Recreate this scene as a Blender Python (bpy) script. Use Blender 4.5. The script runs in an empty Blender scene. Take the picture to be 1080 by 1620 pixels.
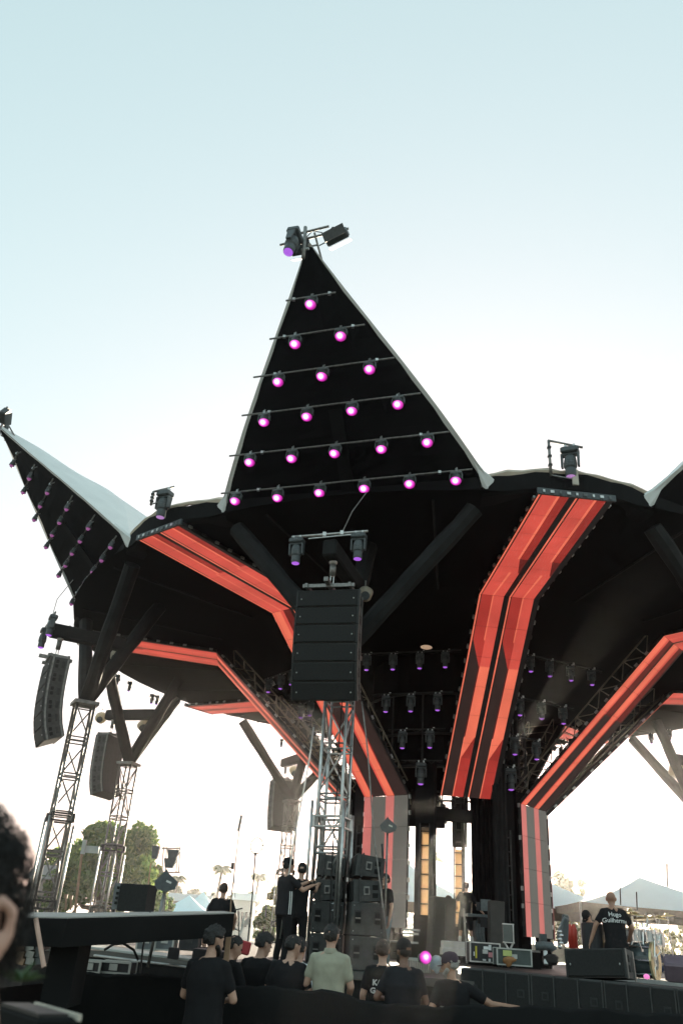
import bpy, bmesh, math, random
from mathutils import Vector, Matrix, Euler, noise
from mathutils.bvhtree import BVHTree
R = math.radians
rnd = random.Random(7)
sc = bpy.context.scene
col = sc.collection

# ------------------------------------------------------------------ camera
EYE = Vector((0, 0, 1.9)); PITCH = R(27.82); ROLL = R(3.95)
FWD = Vector((0, math.cos(PITCH), math.sin(PITCH)))
U0 = Vector((1, 0, 0)).cross(FWD)
RGT = Vector((1, 0, 0)) * math.cos(ROLL) + U0 * math.sin(ROLL)
UPV = U0 * math.cos(ROLL) - Vector((1, 0, 0)) * math.sin(ROLL)
cd = bpy.data.cameras.new('camera'); cam = bpy.data.objects.new('camera', cd); col.objects.link(cam)
cd.sensor_fit = 'VERTICAL'; cd.sensor_height = 36; cd.sensor_width = 24; cd.lens = 28
cd.clip_start = 0.05; cd.clip_end = 4000
cd.dof.use_dof = True; cd.dof.focus_distance = 18; cd.dof.aperture_fstop = 3.6
m = Matrix((RGT, UPV, -FWD)).transposed().to_4x4(); m.translation = EYE
cam.matrix_world = m
sc.camera = cam

# ------------------------------------------------------------------ sky, sun, exposure
SUN_AZ, SUN_EL = 10.6, 9.0
EXPO = 2.2
w = bpy.data.worlds.new('World'); sc.world = w; w.use_nodes = True
nt = w.node_tree; bg = nt.nodes['Background']
sky = nt.nodes.new('ShaderNodeTexSky'); sky.sky_type = 'NISHITA'; sky.sun_disc = False
sky.sun_elevation = R(SUN_EL); sky.sun_rotation = R(SUN_AZ)
sky.air_density = 1.0; sky.dust_density = 2.2; sky.ozone_density = 1.0; sky.altitude = 50
hs = nt.nodes.new('ShaderNodeHueSaturation'); hs.inputs['Saturation'].default_value = 1.2; hs.inputs['Hue'].default_value = 0.437
gm = nt.nodes.new('ShaderNodeGamma'); gm.inputs[1].default_value = 0.36
nt.links.new(sky.outputs[0], gm.inputs[0]); nt.links.new(gm.outputs[0], hs.inputs['Color']); nt.links.new(hs.outputs[0], bg.inputs['Color'])
bg.inputs['Strength'].default_value = 0.15
sd = bpy.data.lights.new('sun', 'SUN'); sd.energy = 3.2; sd.angle = R(0.6); sd.color = (1.0, 0.86, 0.66)
so = bpy.data.objects.new('sun', sd); col.objects.link(so)
sdir = Vector((math.sin(R(SUN_AZ)) * math.cos(R(SUN_EL)), math.cos(R(SUN_AZ)) * math.cos(R(SUN_EL)), math.sin(R(SUN_EL))))
so.rotation_euler = sdir.to_track_quat('Z', 'Y').to_euler(); so.location = sdir * 60
vs = sc.view_settings; vs.view_transform = 'Standard'; vs.look = 'None'; vs.exposure = EXPO; vs.gamma = 1
vs.use_curve_mapping = False
sc.cycles.max_bounces = 7; sc.cycles.diffuse_bounces = 4; sc.cycles.transparent_max_bounces = 12
sc.cycles.sample_clamp_indirect = 4; sc.cycles.use_denoising = True
K = 1.0 / 2 ** EXPO          # turns a displayed brightness into emitted radiance (for the screens)

# ------------------------------------------------------------------ picture point -> place at a known ground distance
def ray(px, py):
    return (FWD * 1260 + RGT * (px - 540) + UPV * (810 - py)).normalized()
def at(px, py, d):
    v = ray(px, py); return EYE + v * (d / math.hypot(v.x, v.y))
def atz(px, py, z):
    v = ray(px, py); return EYE + v * ((z - EYE.z) / v.z)

# ------------------------------------------------------------------ materials
MATS = {}
def mat(name, rgb, rough=0.6, metal=0.0, var=0.15, scale=6.0, bump=0.0, bscale=30.0, emit=None, estr=0.0, spec=0.5, trans=0.0, obj=True):
    if name in MATS: return MATS[name]
    M = bpy.data.materials.new(name); M.use_nodes = True; n = M.node_tree; b = n.nodes['Principled BSDF']
    tc = n.nodes.new('ShaderNodeTexCoord'); src = tc.outputs['Object']
    b.inputs['Roughness'].default_value = rough; b.inputs['Metallic'].default_value = metal
    b.inputs['Specular IOR Level'].default_value = spec
    c = (*rgb, 1)
    if var > 0:
        nz = n.nodes.new('ShaderNodeTexNoise'); nz.inputs['Scale'].default_value = scale; nz.inputs['Detail'].default_value = 6
        n.links.new(src, nz.inputs['Vector'])
        rp = n.nodes.new('ShaderNodeValToRGB')
        rp.color_ramp.elements[0].position = 0.3; rp.color_ramp.elements[1].position = 0.72
        rp.color_ramp.elements[0].color = (*[x * (1 - var) for x in rgb], 1); rp.color_ramp.elements[1].color = (*[min(1, x * (1 + var)) for x in rgb], 1)
        n.links.new(nz.outputs['Fac'], rp.inputs[0]); n.links.new(rp.outputs[0], b.inputs['Base Color'])
        mr = n.nodes.new('ShaderNodeMapRange'); mr.inputs['To Min'].default_value = max(0, rough - 0.12); mr.inputs['To Max'].default_value = min(1, rough + 0.12)
        n.links.new(nz.outputs['Fac'], mr.inputs['Value']); n.links.new(mr.outputs[0], b.inputs['Roughness'])
    else:
        b.inputs['Base Color'].default_value = c
    if bump > 0:
        n2 = n.nodes.new('ShaderNodeTexNoise'); n2.inputs['Scale'].default_value = bscale; n2.inputs['Detail'].default_value = 5
        n.links.new(src, n2.inputs['Vector'])
        bp = n.nodes.new('ShaderNodeBump'); bp.inputs['Strength'].default_value = bump; bp.inputs['Distance'].default_value = 0.02
        n.links.new(n2.outputs['Fac'], bp.inputs['Height']); n.links.new(bp.outputs[0], b.inputs['Normal'])
    if emit:
        b.inputs['Emission Color'].default_value = (*emit, 1); b.inputs['Emission Strength'].default_value = estr
    if trans:
        tr = n.nodes.new('ShaderNodeBsdfTranslucent'); tr.inputs['Color'].default_value = c
        mx = n.nodes.new('ShaderNodeMixShader'); mx.inputs[0].default_value = trans
        out = n.nodes['Material Output']
        n.links.new(b.outputs[0], mx.inputs[1]); n.links.new(tr.outputs[0], mx.inputs[2]); n.links.new(mx.outputs[0], out.inputs['Surface'])
    MATS[name] = M; return M

def led(name, rgb, base=0.015, grain=0.25):
    """a lit LED panel face: emission broken up by the pixel pitch and slow video gradients"""
    M = bpy.data.materials.new(name); M.use_nodes = True; n = M.node_tree; b = n.nodes['Principled BSDF']
    b.inputs['Base Color'].default_value = (base, base, base, 1); b.inputs['Roughness'].default_value = 0.55
    tc = n.nodes.new('ShaderNodeTexCoord')
    nz = n.nodes.new('ShaderNodeTexNoise'); nz.inputs['Scale'].default_value = 0.9; nz.inputs['Detail'].default_value = 3
    n.links.new(tc.outputs['Object'], nz.inputs['Vector'])
    n2 = n.nodes.new('ShaderNodeTexNoise'); n2.inputs['Scale'].default_value = 34; n2.inputs['Detail'].default_value = 2
    n.links.new(tc.outputs['Object'], n2.inputs['Vector'])
    ad = n.nodes.new('ShaderNodeMath'); ad.operation = 'MULTIPLY_ADD'; ad.inputs[1].default_value = 0.35
    n.links.new(n2.outputs['Fac'], ad.inputs[0]); n.links.new(nz.outputs['Fac'], ad.inputs[2])
    mr = n.nodes.new('ShaderNodeMapRange'); mr.inputs['From Min'].default_value = 0.35; mr.inputs['From Max'].default_value = 1.0
    mr.inputs['To Min'].default_value = 1 - grain; mr.inputs['To Max'].default_value = 1 + grain
    n.links.new(ad.outputs[0], mr.inputs['Value'])
    ml = n.nodes.new('ShaderNodeMath'); ml.operation = 'MULTIPLY'; ml.inputs[1].default_value = K
    n.links.new(mr.outputs[0], ml.inputs[0]); n.links.new(ml.outputs[0], b.inputs['Emission Strength'])
    b.inputs['Emission Color'].default_value = (*rgb, 1)
    MATS[name] = M; return M

BLACK = mat('black_cloth', (0.008, 0.0085, 0.0088), 0.9, var=0.35, scale=1.2, bump=0.4, bscale=3, spec=0.15)
CEIL = mat('black_ceiling_cloth', (0.005, 0.0052, 0.0055), 0.95, var=0.3, scale=0.8, bump=0.3, bscale=2, spec=0.1)
STRUTM = mat('strut_wrap', (0.020, 0.021, 0.0215), 0.85, var=0.35, scale=2.5, bump=0.5, bscale=5, spec=0.2)
WHITE = mat('white_membrane', (0.74, 0.77, 0.77), 0.55, var=0.06, scale=1.5, bump=0.25, bscale=1.6, trans=.08)
CREAM = mat('cream_hem', (0.6, 0.55, 0.47), 0.7, var=0.18, scale=4, bump=0.3, bscale=6, trans=.15)
ALU = mat('aluminium', (0.52, 0.52, 0.51), 0.38, metal=0.85, var=0.25, scale=9)
STEEL = mat('dull_steel', (0.24, 0.235, 0.225), 0.5, metal=0.7, var=0.35, scale=12)
DARKST = mat('dark_steel', (0.05, 0.05, 0.05), 0.5, metal=0.5, var=0.3, scale=9)
CAB = mat('speaker_black', (0.032, 0.034, 0.034), 0.7, var=0.25, scale=14, bump=0.25, bscale=120, spec=0.35)
CABSIDE = mat('speaker_side_paint', (0.055, 0.057, 0.056), 0.65, var=0.25, scale=10, bump=0.2, bscale=160, spec=0.35)
GRILLE = mat('speaker_grille', (0.02, 0.021, 0.021), 0.75, var=0.3, scale=40, bump=0.4, bscale=260, spec=0.3)
FIX = mat('fixture_shell', (0.062, 0.074, 0.08), 0.45, var=0.25, scale=15, spec=0.5)
FIXL = mat('fixture_light_grey', (0.13, 0.15, 0.155), 0.5, var=0.25, scale=15, spec=0.4)
HOLE = mat('dark_recess', (0.006, 0.006, 0.006), 0.9, var=0)
WOOD = mat('pale_wood', (0.34, 0.22, 0.14), 0.7, var=0.25, scale=7)
RUBBER = mat('black_cable', (0.015, 0.015, 0.015), 0.6, var=0.2)

# ------------------------------------------------------------------ mesh helpers
ROOTM = {}
class MB:
    def __init__(s): s.v = []; s.f = []; s.mi = []; s.cur = 0
    def add(s, vs, fs):
        o = len(s.v); s.v += [Vector(p) for p in vs]; s.f += [tuple(o + i for i in f) for f in fs]; s.mi += [s.cur] * len(fs); return s
    def quad(s, a, b, c, d): return s.add([a, b, c, d], [(0, 1, 2, 3)])
    def box(s, c, size, rot=None, bev=0.0):
        x, y, z = size[0] / 2, size[1] / 2, size[2] / 2
        c = Vector(c)
        if bev <= 0:
            P = [Vector((sx * x, sy * y, sz * z)) for sz in (-1, 1) for sx, sy in ((-1, -1), (1, -1), (1, 1), (-1, 1))]
            F = [(3, 2, 1, 0), (4, 5, 6, 7), (0, 1, 5, 4), (1, 2, 6, 5), (2, 3, 7, 6), (3, 0, 4, 7)]
        else:
            P = []; b = min(bev, x * .9, y * .9, z * .9)
            for zz, ins in ((-z, b), (-z + b, 0), (z - b, 0), (z, b)):
                X, Y = x - ins, y - ins
                for (px, py) in ((-X, -Y + b), (-X + b, -Y), (X - b, -Y), (X, -Y + b), (X, Y - b), (X - b, Y), (-X + b, Y), (-X, Y - b)):
                    P.append(Vector((px, py, zz)))
            F = [tuple(range(7, -1, -1)), tuple(range(24, 32))]
            for k in range(3):
                for i in range(8):
                    j = (i + 1) % 8; F.append((k * 8 + i, k * 8 + j, k * 8 + 8 + j, k * 8 + 8 + i))
        if rot is not None: P = [rot @ p for p in P]
        return s.add([p + c for p in P], F)
    def tube(s, p0, p1, r0, r1=None, n=8, caps=True):
        p0, p1 = Vector(p0), Vector(p1); r1 = r0 if r1 is None else r1
        d = (p1 - p0)
        if d.length < 1e-6: return s
        q = d.to_track_quat('Z', 'Y'); ring = [Vector((math.cos(2 * math.pi * (i + .5) / n), math.sin(2 * math.pi * (i + .5) / n), 0)) for i in range(n)]
        P = [p0 + q @ (a * r0) for a in ring] + [p1 + q @ (a * r1) for a in ring]
        F = [(i, (i + 1) % n, n + (i + 1) % n, n + i) for i in range(n)]
        if caps: F += [tuple(range(n - 1, -1, -1)), tuple(range(n, 2 * n))]
        return s.add(P, F)
    def path(s, pts, r, n=6):
        """one continuous tube through the points"""
        pts = [Vector(p) for p in pts]; rings = []
        for i, p in enumerate(pts):
            d = (pts[min(i + 1, len(pts) - 1)] - pts[max(i - 1, 0)])
            q = d.to_track_quat('Z', 'Y'); rr = r[i] if isinstance(r, (list, tuple)) else r
            rings += [p + q @ Vector((math.cos(2 * math.pi * k / n) * rr, math.sin(2 * math.pi * k / n) * rr, 0)) for k in range(n)]
        F = []
        for i in range(len(pts) - 1):
            for k in range(n):
                F.append((i * n + k, i * n + (k + 1) % n, (i + 1) * n + (k + 1) % n, (i + 1) * n + k))
        F += [tuple(range(n - 1, -1, -1)), tuple(range((len(pts) - 1) * n, len(pts) * n))]
        return s.add(rings, F)
    def lathe(s, prof, n=16, M=None):
        P = []; F = []
        for (r, z) in prof:
            for k in range(n): P.append(Vector((r * math.cos(2 * math.pi * k / n), r * math.sin(2 * math.pi * k / n), z)))
        for i in range(len(prof) - 1):
            for k in range(n): F.append((i * n + k, i * n + (k + 1) % n, (i + 1) * n + (k + 1) % n, (i + 1) * n + k))
        F += [tuple(range(n - 1, -1, -1)), tuple(range((len(prof) - 1) * n, len(prof) * n))]
        if M is not None: P = [M @ p for p in P]
        return s.add(P, F)
    def ball(s, c, rad, nu=12, nv=8, M=None):
        c = Vector(c); rx, ry, rz = (rad, rad, rad) if not isinstance(rad, (tuple, list)) else rad
        P = [Vector((0, 0, -rz))]; F = []
        for j in range(1, nv):
            t = -math.pi / 2 + math.pi * j / nv
            for k in range(nu): P.append(Vector((rx * math.cos(t) * math.cos(2 * math.pi * k / nu), ry * math.cos(t) * math.sin(2 * math.pi * k / nu), rz * math.sin(t))))
        P.append(Vector((0, 0, rz)))
        for k in range(nu):
            F.append((0, 1 + (k + 1) % nu, 1 + k)); F.append((len(P) - 1, len(P) - 1 - nu + k, len(P) - 1 - nu + (k + 1) % nu))
        for j in range(nv - 2):
            for k in range(nu): F.append((1 + j * nu + k, 1 + j * nu + (k + 1) % nu, 1 + (j + 1) * nu + (k + 1) % nu, 1 + (j + 1) * nu + k))
        if M is not None: P = [M @ p for p in P]
        return s.add([p + c for p in P], F)
    def prism(s, poly, a, b):
        """poly: list of 3D points (one side); extruded by vector from a to b"""
        d = Vector(b) - Vector(a); n = len(poly); P = [Vector(p) for p in poly] + [Vector(p) + d for p in poly]
        F = [tuple(range(n - 1, -1, -1)), tuple(range(n, 2 * n))] + [(i, (i + 1) % n, n + (i + 1) % n, n + i) for i in range(n)]
        return s.add(P, F)
    def mesh(s, name, mats, smooth=False):
        me = bpy.data.meshes.new(name); me.from_pydata([tuple(p) for p in s.v], [], s.f)
        for M in (mats if isinstance(mats, (list, tuple)) else [mats]): me.materials.append(M)
        if isinstance(mats, (list, tuple)): me.polygons.foreach_set('material_index', s.mi)
        if smooth: me.polygons.foreach_set('use_smooth', [True] * len(me.polygons))
        me.update(); return me
    def build(s, name, mats, parent=None, smooth=False, local=False):
        """world-space vertices; re-expressed in the root thing's frame when parented"""
        if parent is not None and not local:
            iv = ROOTM[parent.name].inverted(); s.v = [iv @ p for p in s.v]
        o = bpy.data.objects.new(name, s.mesh(name, mats, smooth)); col.objects.link(o)
        if parent is not None: o.parent = parent; ROOTM[o.name] = ROOTM[parent.name]
        else: ROOTM[o.name] = Matrix.Identity(4)
        return o

def tag(o, label=None, cat=None, group=None, kind=None):
    if label: o['label'] = label
    if cat: o['category'] = cat
    if group: o['group'] = group
    if kind: o['kind'] = kind
    return o
def thing(name, label, cat, loc=(0, 0, 0), group=None, M=None):
    o = bpy.data.objects.new(name, None); o.empty_display_size = 0.2; col.objects.link(o)
    M = Matrix.Translation(Vector(loc)) if M is None else M
    o.matrix_world = M; ROOTM[o.name] = M.copy()
    return tag(o, label, cat, group)
class Proto:
    """parts of a repeated thing, in its own frame; put() makes an individual that shares the meshes"""
    def __init__(s): s.parts = []
    def part(s, name, mb, mats, parent=None, smooth=False):
        s.parts.append((name, mb.mesh(name, mats, smooth), parent)); return len(s.parts) - 1
    def put(s, name, label, cat, M, group=None, skip=()):
        root = thing(name, label, cat, group=group, M=M); made = []
        for nm, me, par in s.parts:
            if nm in skip: made.append(None); continue
            o = bpy.data.objects.new(nm, me); col.objects.link(o); o.parent = root if par is None else (made[par] or root)
            ROOTM[o.name] = ROOTM[root.name]; made.append(o)
        return root
def frame(loc, x=None, y=None, z=(0, 0, 1), scale=1.0):
    """matrix from a forward (y) direction and up"""
    z = Vector(z).normalized(); y = Vector(y); y = (y - z * y.dot(z)).normalized(); x = y.cross(z)
    M = Matrix((x * scale, y * scale, z * scale)).transposed().to_4x4(); M.translation = Vector(loc); return M
ORD = ['first', 'second', 'third', 'fourth', 'fifth', 'sixth', 'seventh', 'eighth', 'ninth', 'tenth']
# ================================================================== the star roof: eight points round the centre CX,CY
CX, CY, TH0 = 4.483, 30.7, -108.43
def pol(th, r, z, off=0.0):
    a = R(th); return Vector((CX + r * math.cos(a) - off * math.sin(a), CY + r * math.sin(a) + off * math.cos(a), z))
def rad(th): return Vector((math.cos(R(th)), math.sin(R(th)), 0))
PHI, RC, ZC, RP, ZP = 14.12, 14.115, 11.83, 17.93, 16.10

# ---- ground
g = MB(); n = 40
g.add([(-900, -60, 0), (900, -60, 0), (900, 1500, 0), (-900, 1500, 0)], [(0, 1, 2, 3)])
GROUND = mat('trodden_ground', (0.075, 0.075, 0.045), 0.95, var=0.4, scale=0.35, bump=0.3, bscale=4)
tag(g.build('ground', GROUND), kind='structure')

# ---- roof
roof = thing('stage_roof', 'huge black star shaped stage canopy with white pointed membrane wings', 'stage roof', (CX, CY, 0))
cl = MB(); N = 64
ring = [pol(360 * k / N, 14.25, 11.46) for k in range(N)]; ri = [pol(360 * k / N, 8.9, 11.18) for k in range(N)]; rr = [pol(360 * k / N, 2.6, 11.16) for k in range(N)]
cl.add(ring + ri + rr, [(k, (k + 1) % N, N + (k + 1) % N, N + k) for k in range(N)] + [(N + k, N + (k + 1) % N, 2 * N + (k + 1) % N, 2 * N + k) for k in range(N)])
cl.add(rr, [tuple(range(N))])
cl.build('ceiling', CEIL, roof)
tp = MB(); a = [pol(360 * k / N, 13.45, 11.96) for k in range(N)]; b = [pol(360 * k / N, 7, 12.6) for k in range(N)]
tp.add(a + b, [(k, (k + 1) % N, N + (k + 1) % N, N + k) for k in range(N)]); tp.add(b, [tuple(range(N))])
tp.build('roof_cover', WHITE, roof)
# seams of the ceiling cloth, radial battens under it
for i in range(8):
    for dth in (-9, 9):
        t = TH0 - 45 * i + dth; bt = MB(); bt.path([pol(t, 13.9, 11.36), pol(t, 8.9, 11.12)], .035, 5); bt.build('ceiling_batten', STRUTM, roof)

def star_sections(i, n=16):
    """along the wing: (axis point, half width) from base to tip"""
    th = TH0 - 45 * i; base = (pol(th - PHI, RC, ZC) + pol(th + PHI, RC, ZC)) / 2; tip = pol(th, RP, ZP)
    tv = Vector((-math.sin(R(th)), math.cos(R(th)), 0)); W0 = RC * math.sin(R(PHI)); out = []
    for k in range(n + 1):
        s = k / n; wd = W0 * (1 - s) * (1 + .045 * math.sin(math.pi * s)) + .08 * s
        out.append((base.lerp(tip, s), wd, tv, s))
    return out
def star_axis(i):
    th = TH0 - 45 * i; base = (pol(th - PHI, RC, ZC) + pol(th + PHI, RC, ZC)) / 2; tip = pol(th, RP, ZP)
    tv = Vector((-math.sin(R(th)), math.cos(R(th)), 0)); ax = (tip - base); L = ax.length; ax = ax / L
    return base, ax, tv, L, ax.cross(tv)      # last: one of the normals
for i in range(8):
    S = star_sections(i); base, ax, tv, L, nn = star_axis(i)
    if nn.z > 0: nn = -nn                       # nn points down / out of the soffit
    sf = MB(); P = []
    for (p, wd, t, s) in S:
        for u in (-1, -.5, 0, .5, 1): P.append(p + t * (wd * .985 * u) - nn * (.05 * (1 - u * u) + .025 * math.sin(s * 19 + u * 3 + i)))
    F = [(k * 5 + j, k * 5 + j + 1, k * 5 + 6 + j, k * 5 + 5 + j) for k in range(len(S) - 1) for j in range(4)]
    sf.add(P, F); soff = sf.build('star_wing', CEIL, roof)
    # white cover: two flanks up to a ridge, closed at the back
    wm = MB(); P = []
    for (p, wd, t, s) in [(S[0][0] - rad(TH0 - 45 * i) * 1.4, 2.3, S[0][2], -.2)] + S:
        rise = .07 + .83 * wd if s >= 0 else 2.5
        wob = .03 * math.sin(9 * s + i)
        up = Vector((0, 0, 1)) * rise
        for u, h in ((-1.03, -.02), (-.72, .36), (-.36, .74), (0, 1), (.36, .74), (.72, .36), (1.03, -.02)):
            P.append(p + t * (wd * u) + up * (h + wob * (1 - abs(u))) )
    m7 = 7; F = [(k * m7 + j, k * m7 + j + 1, (k + 1) * m7 + j + 1, (k + 1) * m7 + j) for k in range(len(S)) for j in range(6)]
    F.append(tuple(range(6, -1, -1))); wm.add(P, F)
    wm.build('white_cover', WHITE, soff, smooth=False)
    # turned-under hem along both edges, scalloped a little, and the loose corner flaps
    for sd in (-1, 1):
        hm = MB(); P = []
        for k, (p, wd, t, s) in enumerate(S):
            inw = (.055 + .015 * math.sin(k * 2.1 + i)) * min(1, wd * 2)
            P += [p + t * sd * (wd * 1.025) + nn * .02, p + t * sd * (wd * 1.0 - inw) + nn * .035]
        hm.add(P, [(2 * k, 2 * k + 1, 2 * k + 3, 2 * k + 2) for k in range(len(S) - 1)]); hm.build('hem', WHITE, soff)
        fl = MB(); c0 = S[0][0] + tv * sd * S[0][1]; od = (c0 - Vector((CX, CY, c0.z))).normalized()
        q = [c0 + ax * .7 - tv * sd * .30, c0 + ax * .2, c0 + tv * sd * .20 - ax * .05 + od * .06, c0 + tv * sd * .08 - ax * .2 + Vector((0, 0, -.20)) + od * .1, c0 - tv * sd * .10 - ax * .1 + Vector((0, 0, -.14)) + od * .12, c0 - tv * sd * .18 + ax * .25 + Vector((0, 0, -.02)) + od * .08]
        fl.add(q + [p + Vector((0, 0, .06)) - od * .05 for p in q], [(0, 1, 2, 3, 4, 5), (11, 10, 9, 8, 7, 6)] + [(j, (j + 1) % 6, 6 + (j + 1) % 6, 6 + j) for j in range(6)])
        fl.build('corner_flap', WHITE, soff)
    # centre rib seen through the cloth
    rb = MB(); rb.box((0, 0, 0), (.34, 2.3, .05), None); q = frame(base + ax * 1.0 + nn * .05, y=ax, z=-nn); rb.v = [q @ p for p in rb.v]; rb.build('rib_sleeve', BLACK, soff)
# rim beam: 8 bays between the wings plus the beams under them
for i in range(8):
    th = TH0 - 45 * i - 22.5; K0 = 14
    for (c, half, nm) in ((th, 45 / 2 - PHI + .3, 'rim_beam'), (TH0 - 45 * i, PHI - .3, 'wing_base_beam')):
        rb = MB(); P = []
        for k in range(K0 + 1):
            t = c + half * (2 * k / K0 - 1); bul = (.32 * math.cos(math.pi / 2 * (2 * k / K0 - 1))) if nm == 'rim_beam' else -.05
            ww = .03 * math.sin(k * 1.7 + i)
            if nm == 'wing_base_beam':
                a_, c_ = pol(c - half, 14.05, 0), pol(c + half, 14.05, 0); e_ = rad(c); m_ = a_.lerp(c_, k / K0)
                P += [m_ + e_ * dr_ + Vector((0, 0, z_)) for dr_, z_ in ((.10, 11.50), (.14, 11.56), (.12, 11.88), (-.45, 11.96), (-.55, 11.50))]; continue
            for (r, z) in ((14.02, 11.38 + ww * .5), (14.10, 11.44), (14.12, 11.86 + ww), (13.6, 11.95), (13.5, 11.40)): P.append(pol(t, r + bul, z + (.1 if nm == 'rim_beam' else 0) * math.cos(math.pi / 2 * (2 * k / K0 - 1))))
        rb.add(P, [(k * 5 + j, k * 5 + (j + 1) % 5, k * 5 + 5 + (j + 1) % 5, k * 5 + 5 + j) for k in range(K0) for j in range(5)])
        o = rb.build(nm, BLACK, roof)
        if nm == 'rim_beam':
            pp = MB(); r2 = random.Random(i)
            pp.path([pol(c + half * (2 * k / K0 - 1), 14.05 + .32 * math.cos(math.pi / 2 * (2 * k / K0 - 1)), 11.93 + .1 * math.cos(math.pi / 2 * (2 * k / K0 - 1)) + r2.uniform(-.025, .035)) for k in range(K0 + 1)], [r2.uniform(.05, .10) for k in range(K0 + 1)], 6)
            pp.build('hem_roll', CREAM, o)

# ================================================================== LED ribbons, one in each valley
L_RED = led('led_red', (0.62, 0.080, 0.057)); L_OR = led('led_orange', (0.82, 0.165, 0.095)); L_DR = led('led_dark_red', (0.12, 0.012, 0.010))
L_MR = led('led_mid_red', (0.30, 0.026, 0.02)); L_BK = led('led_black', (0.006, 0.005, 0.005)); L_BR = led('led_brown', (0.030, 0.016, 0.014))
L_GY = led('led_pale_grey', (0.095, 0.090, 0.076), base=0.05, grain=.12); L_PK = led('led_washed_red', (0.55, 0.14, 0.12), base=0.05); L_ML = led('led_mid_light_red', (0.40, 0.036, 0.027))  # grey and washed red of the feet: daylight veil put into emission
LEDM = [L_RED, L_OR, L_DR, L_MR, L_BK, L_BR, L_GY, L_PK, L_ML]
(RED_, OR_, DR_, MR_, BK_, BR_, GY_, PK_, ML_) = range(9)
RE, ZE, RK, ZK, RB, ZB, ZV, LW = 14.40, 11.33, 8.90, 10.97, 3.58, 6.05, 2.15, 0.9
LH = math.hypot(RE - RK, ZE - ZK); LS = math.hypot(RK - RB, ZK - ZB); LV = ZB - ZV
# video picture: per stretch of length, band edges (0..1 over half a ribbon) at its start and end, and colours
EH, ES, EL = [0, .05, .09, .50, .57, .82, 1], [0, .05, .08, .44, .48, .82, 1], [0, .045, .075, .42, .46, .82, 1]
SCH_A = [(0, 1.1, EH, None, [OR_, BK_, RED_, OR_, MR_, BK_]), (1.1, 3.2, EH, [0, .05, .09, .50, .57, .82, 1], [OR_, BK_, RED_, OR_, MR_, BK_]),
         (3.2, 4.0, [0, .05, .09, .50, .57, .82, 1], [0, .05, .09, .50, .78, .82, 1], [OR_, BK_, RED_, RED_, DR_, BK_]),
         (4.0, LH, EH, ES, [OR_, BK_, RED_, OR_, RED_, BK_]),
         (LH, LH + 1.5, ES, None, [OR_, BK_, ML_, OR_, RED_, BK_]),
         (LH + 1.5, LH + 2.4, [0, .05, .08, .08, .48, .82, 1], [0, .05, .08, .44, .48, .82, 1], [OR_, BK_, BR_, ML_, RED_, BK_]),
         (LH + 2.4, LH + LS - 2.3, ES, EL, [OR_, BK_, BR_, DR_, OR_, BK_]),
         (LH + LS - 2.3, LH + LS - 1.5, [0, .045, .075, .42, .80, .82, 1], [0, .045, .075, .42, .46, .82, 1], [OR_, BK_, BR_, OR_, MR_, BK_]),
         (LH + LS - 1.5, LH + LS, EL, None, [OR_, BK_, BR_, OR_, ML_, BK_])]
SCH_B = [(0, 2.6, [0, .07, .11, .55, .62, .86, 1], None, [OR_, BK_, RED_, OR_, MR_, BK_]),
         (2.6, LH, [0, .07, .11, .45, .50, .86, 1], None, [OR_, MR_, RED_, OR_, RED_, BK_]),
         (LH, LH + 3.2, [0, .07, .11, .40, .55, .86, 1], [0, .05, .09, .38, .48, .92, 1], [OR_, RED_, OR_, RED_, DR_, BK_]),
         (LH + 3.2, LH + LS, [0, .05, .09, .38, .48, .92, 1], [0, .04, .08, .38, .40, .97, 1], [RED_, RED_, OR_, MR_, BR_, BK_]),
         (LH + LS, LH + LS + LV, [0, .04, .08, .38, .40, .97, 1], None, [PK_, PK_, PK_, GY_, GY_, GY_])]
def led_point(i, v, u):
    th = TH0 + 22.5 - 45 * i
    if v <= LH: t = v / LH; r, z = RE + (RK - RE) * t, ZE + (ZK - ZE) * t
    elif v <= LH + LS: t = (v - LH) / LS; r, z = RK + (RB - RK) * t, ZK + (ZB - ZK) * t
    else: r, z = RB, ZB - (v - LH - LS)
    return pol(th, r, z, u)
def led_back(v):          # direction from the face into the frame
    if v < LH - 1e-4: return (0.0, 1.0)
    if v < LH + LS - 1e-4: a = math.atan2(ZK - ZB, RK - RB); return (-math.sin(a), math.cos(a))
    return (-1.0, 0.0)
LEDNAME = ['long red LED ribbon bending down over the stage front, right of the front speaker hang',
           'red LED ribbon running behind the front speaker hang and down to a grey foot',
           'thin red LED ribbon seen edge on at the left, crossing in front of the sky',
           'short red LED ribbon under the far left roof edge', 'red LED ribbon at the far rear, mostly hidden behind the dark drum',
           'red LED ribbon at the far right rear of the roof', 'red LED ribbon at the right edge, seen from its black back with a white truss',
           'red LED ribbon on the right bending down to a grey and pink foot']
TRUSSW = mat('pale_truss', (0.34, 0.30, 0.24), 0.5, metal=0.5, var=0.25)
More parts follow.
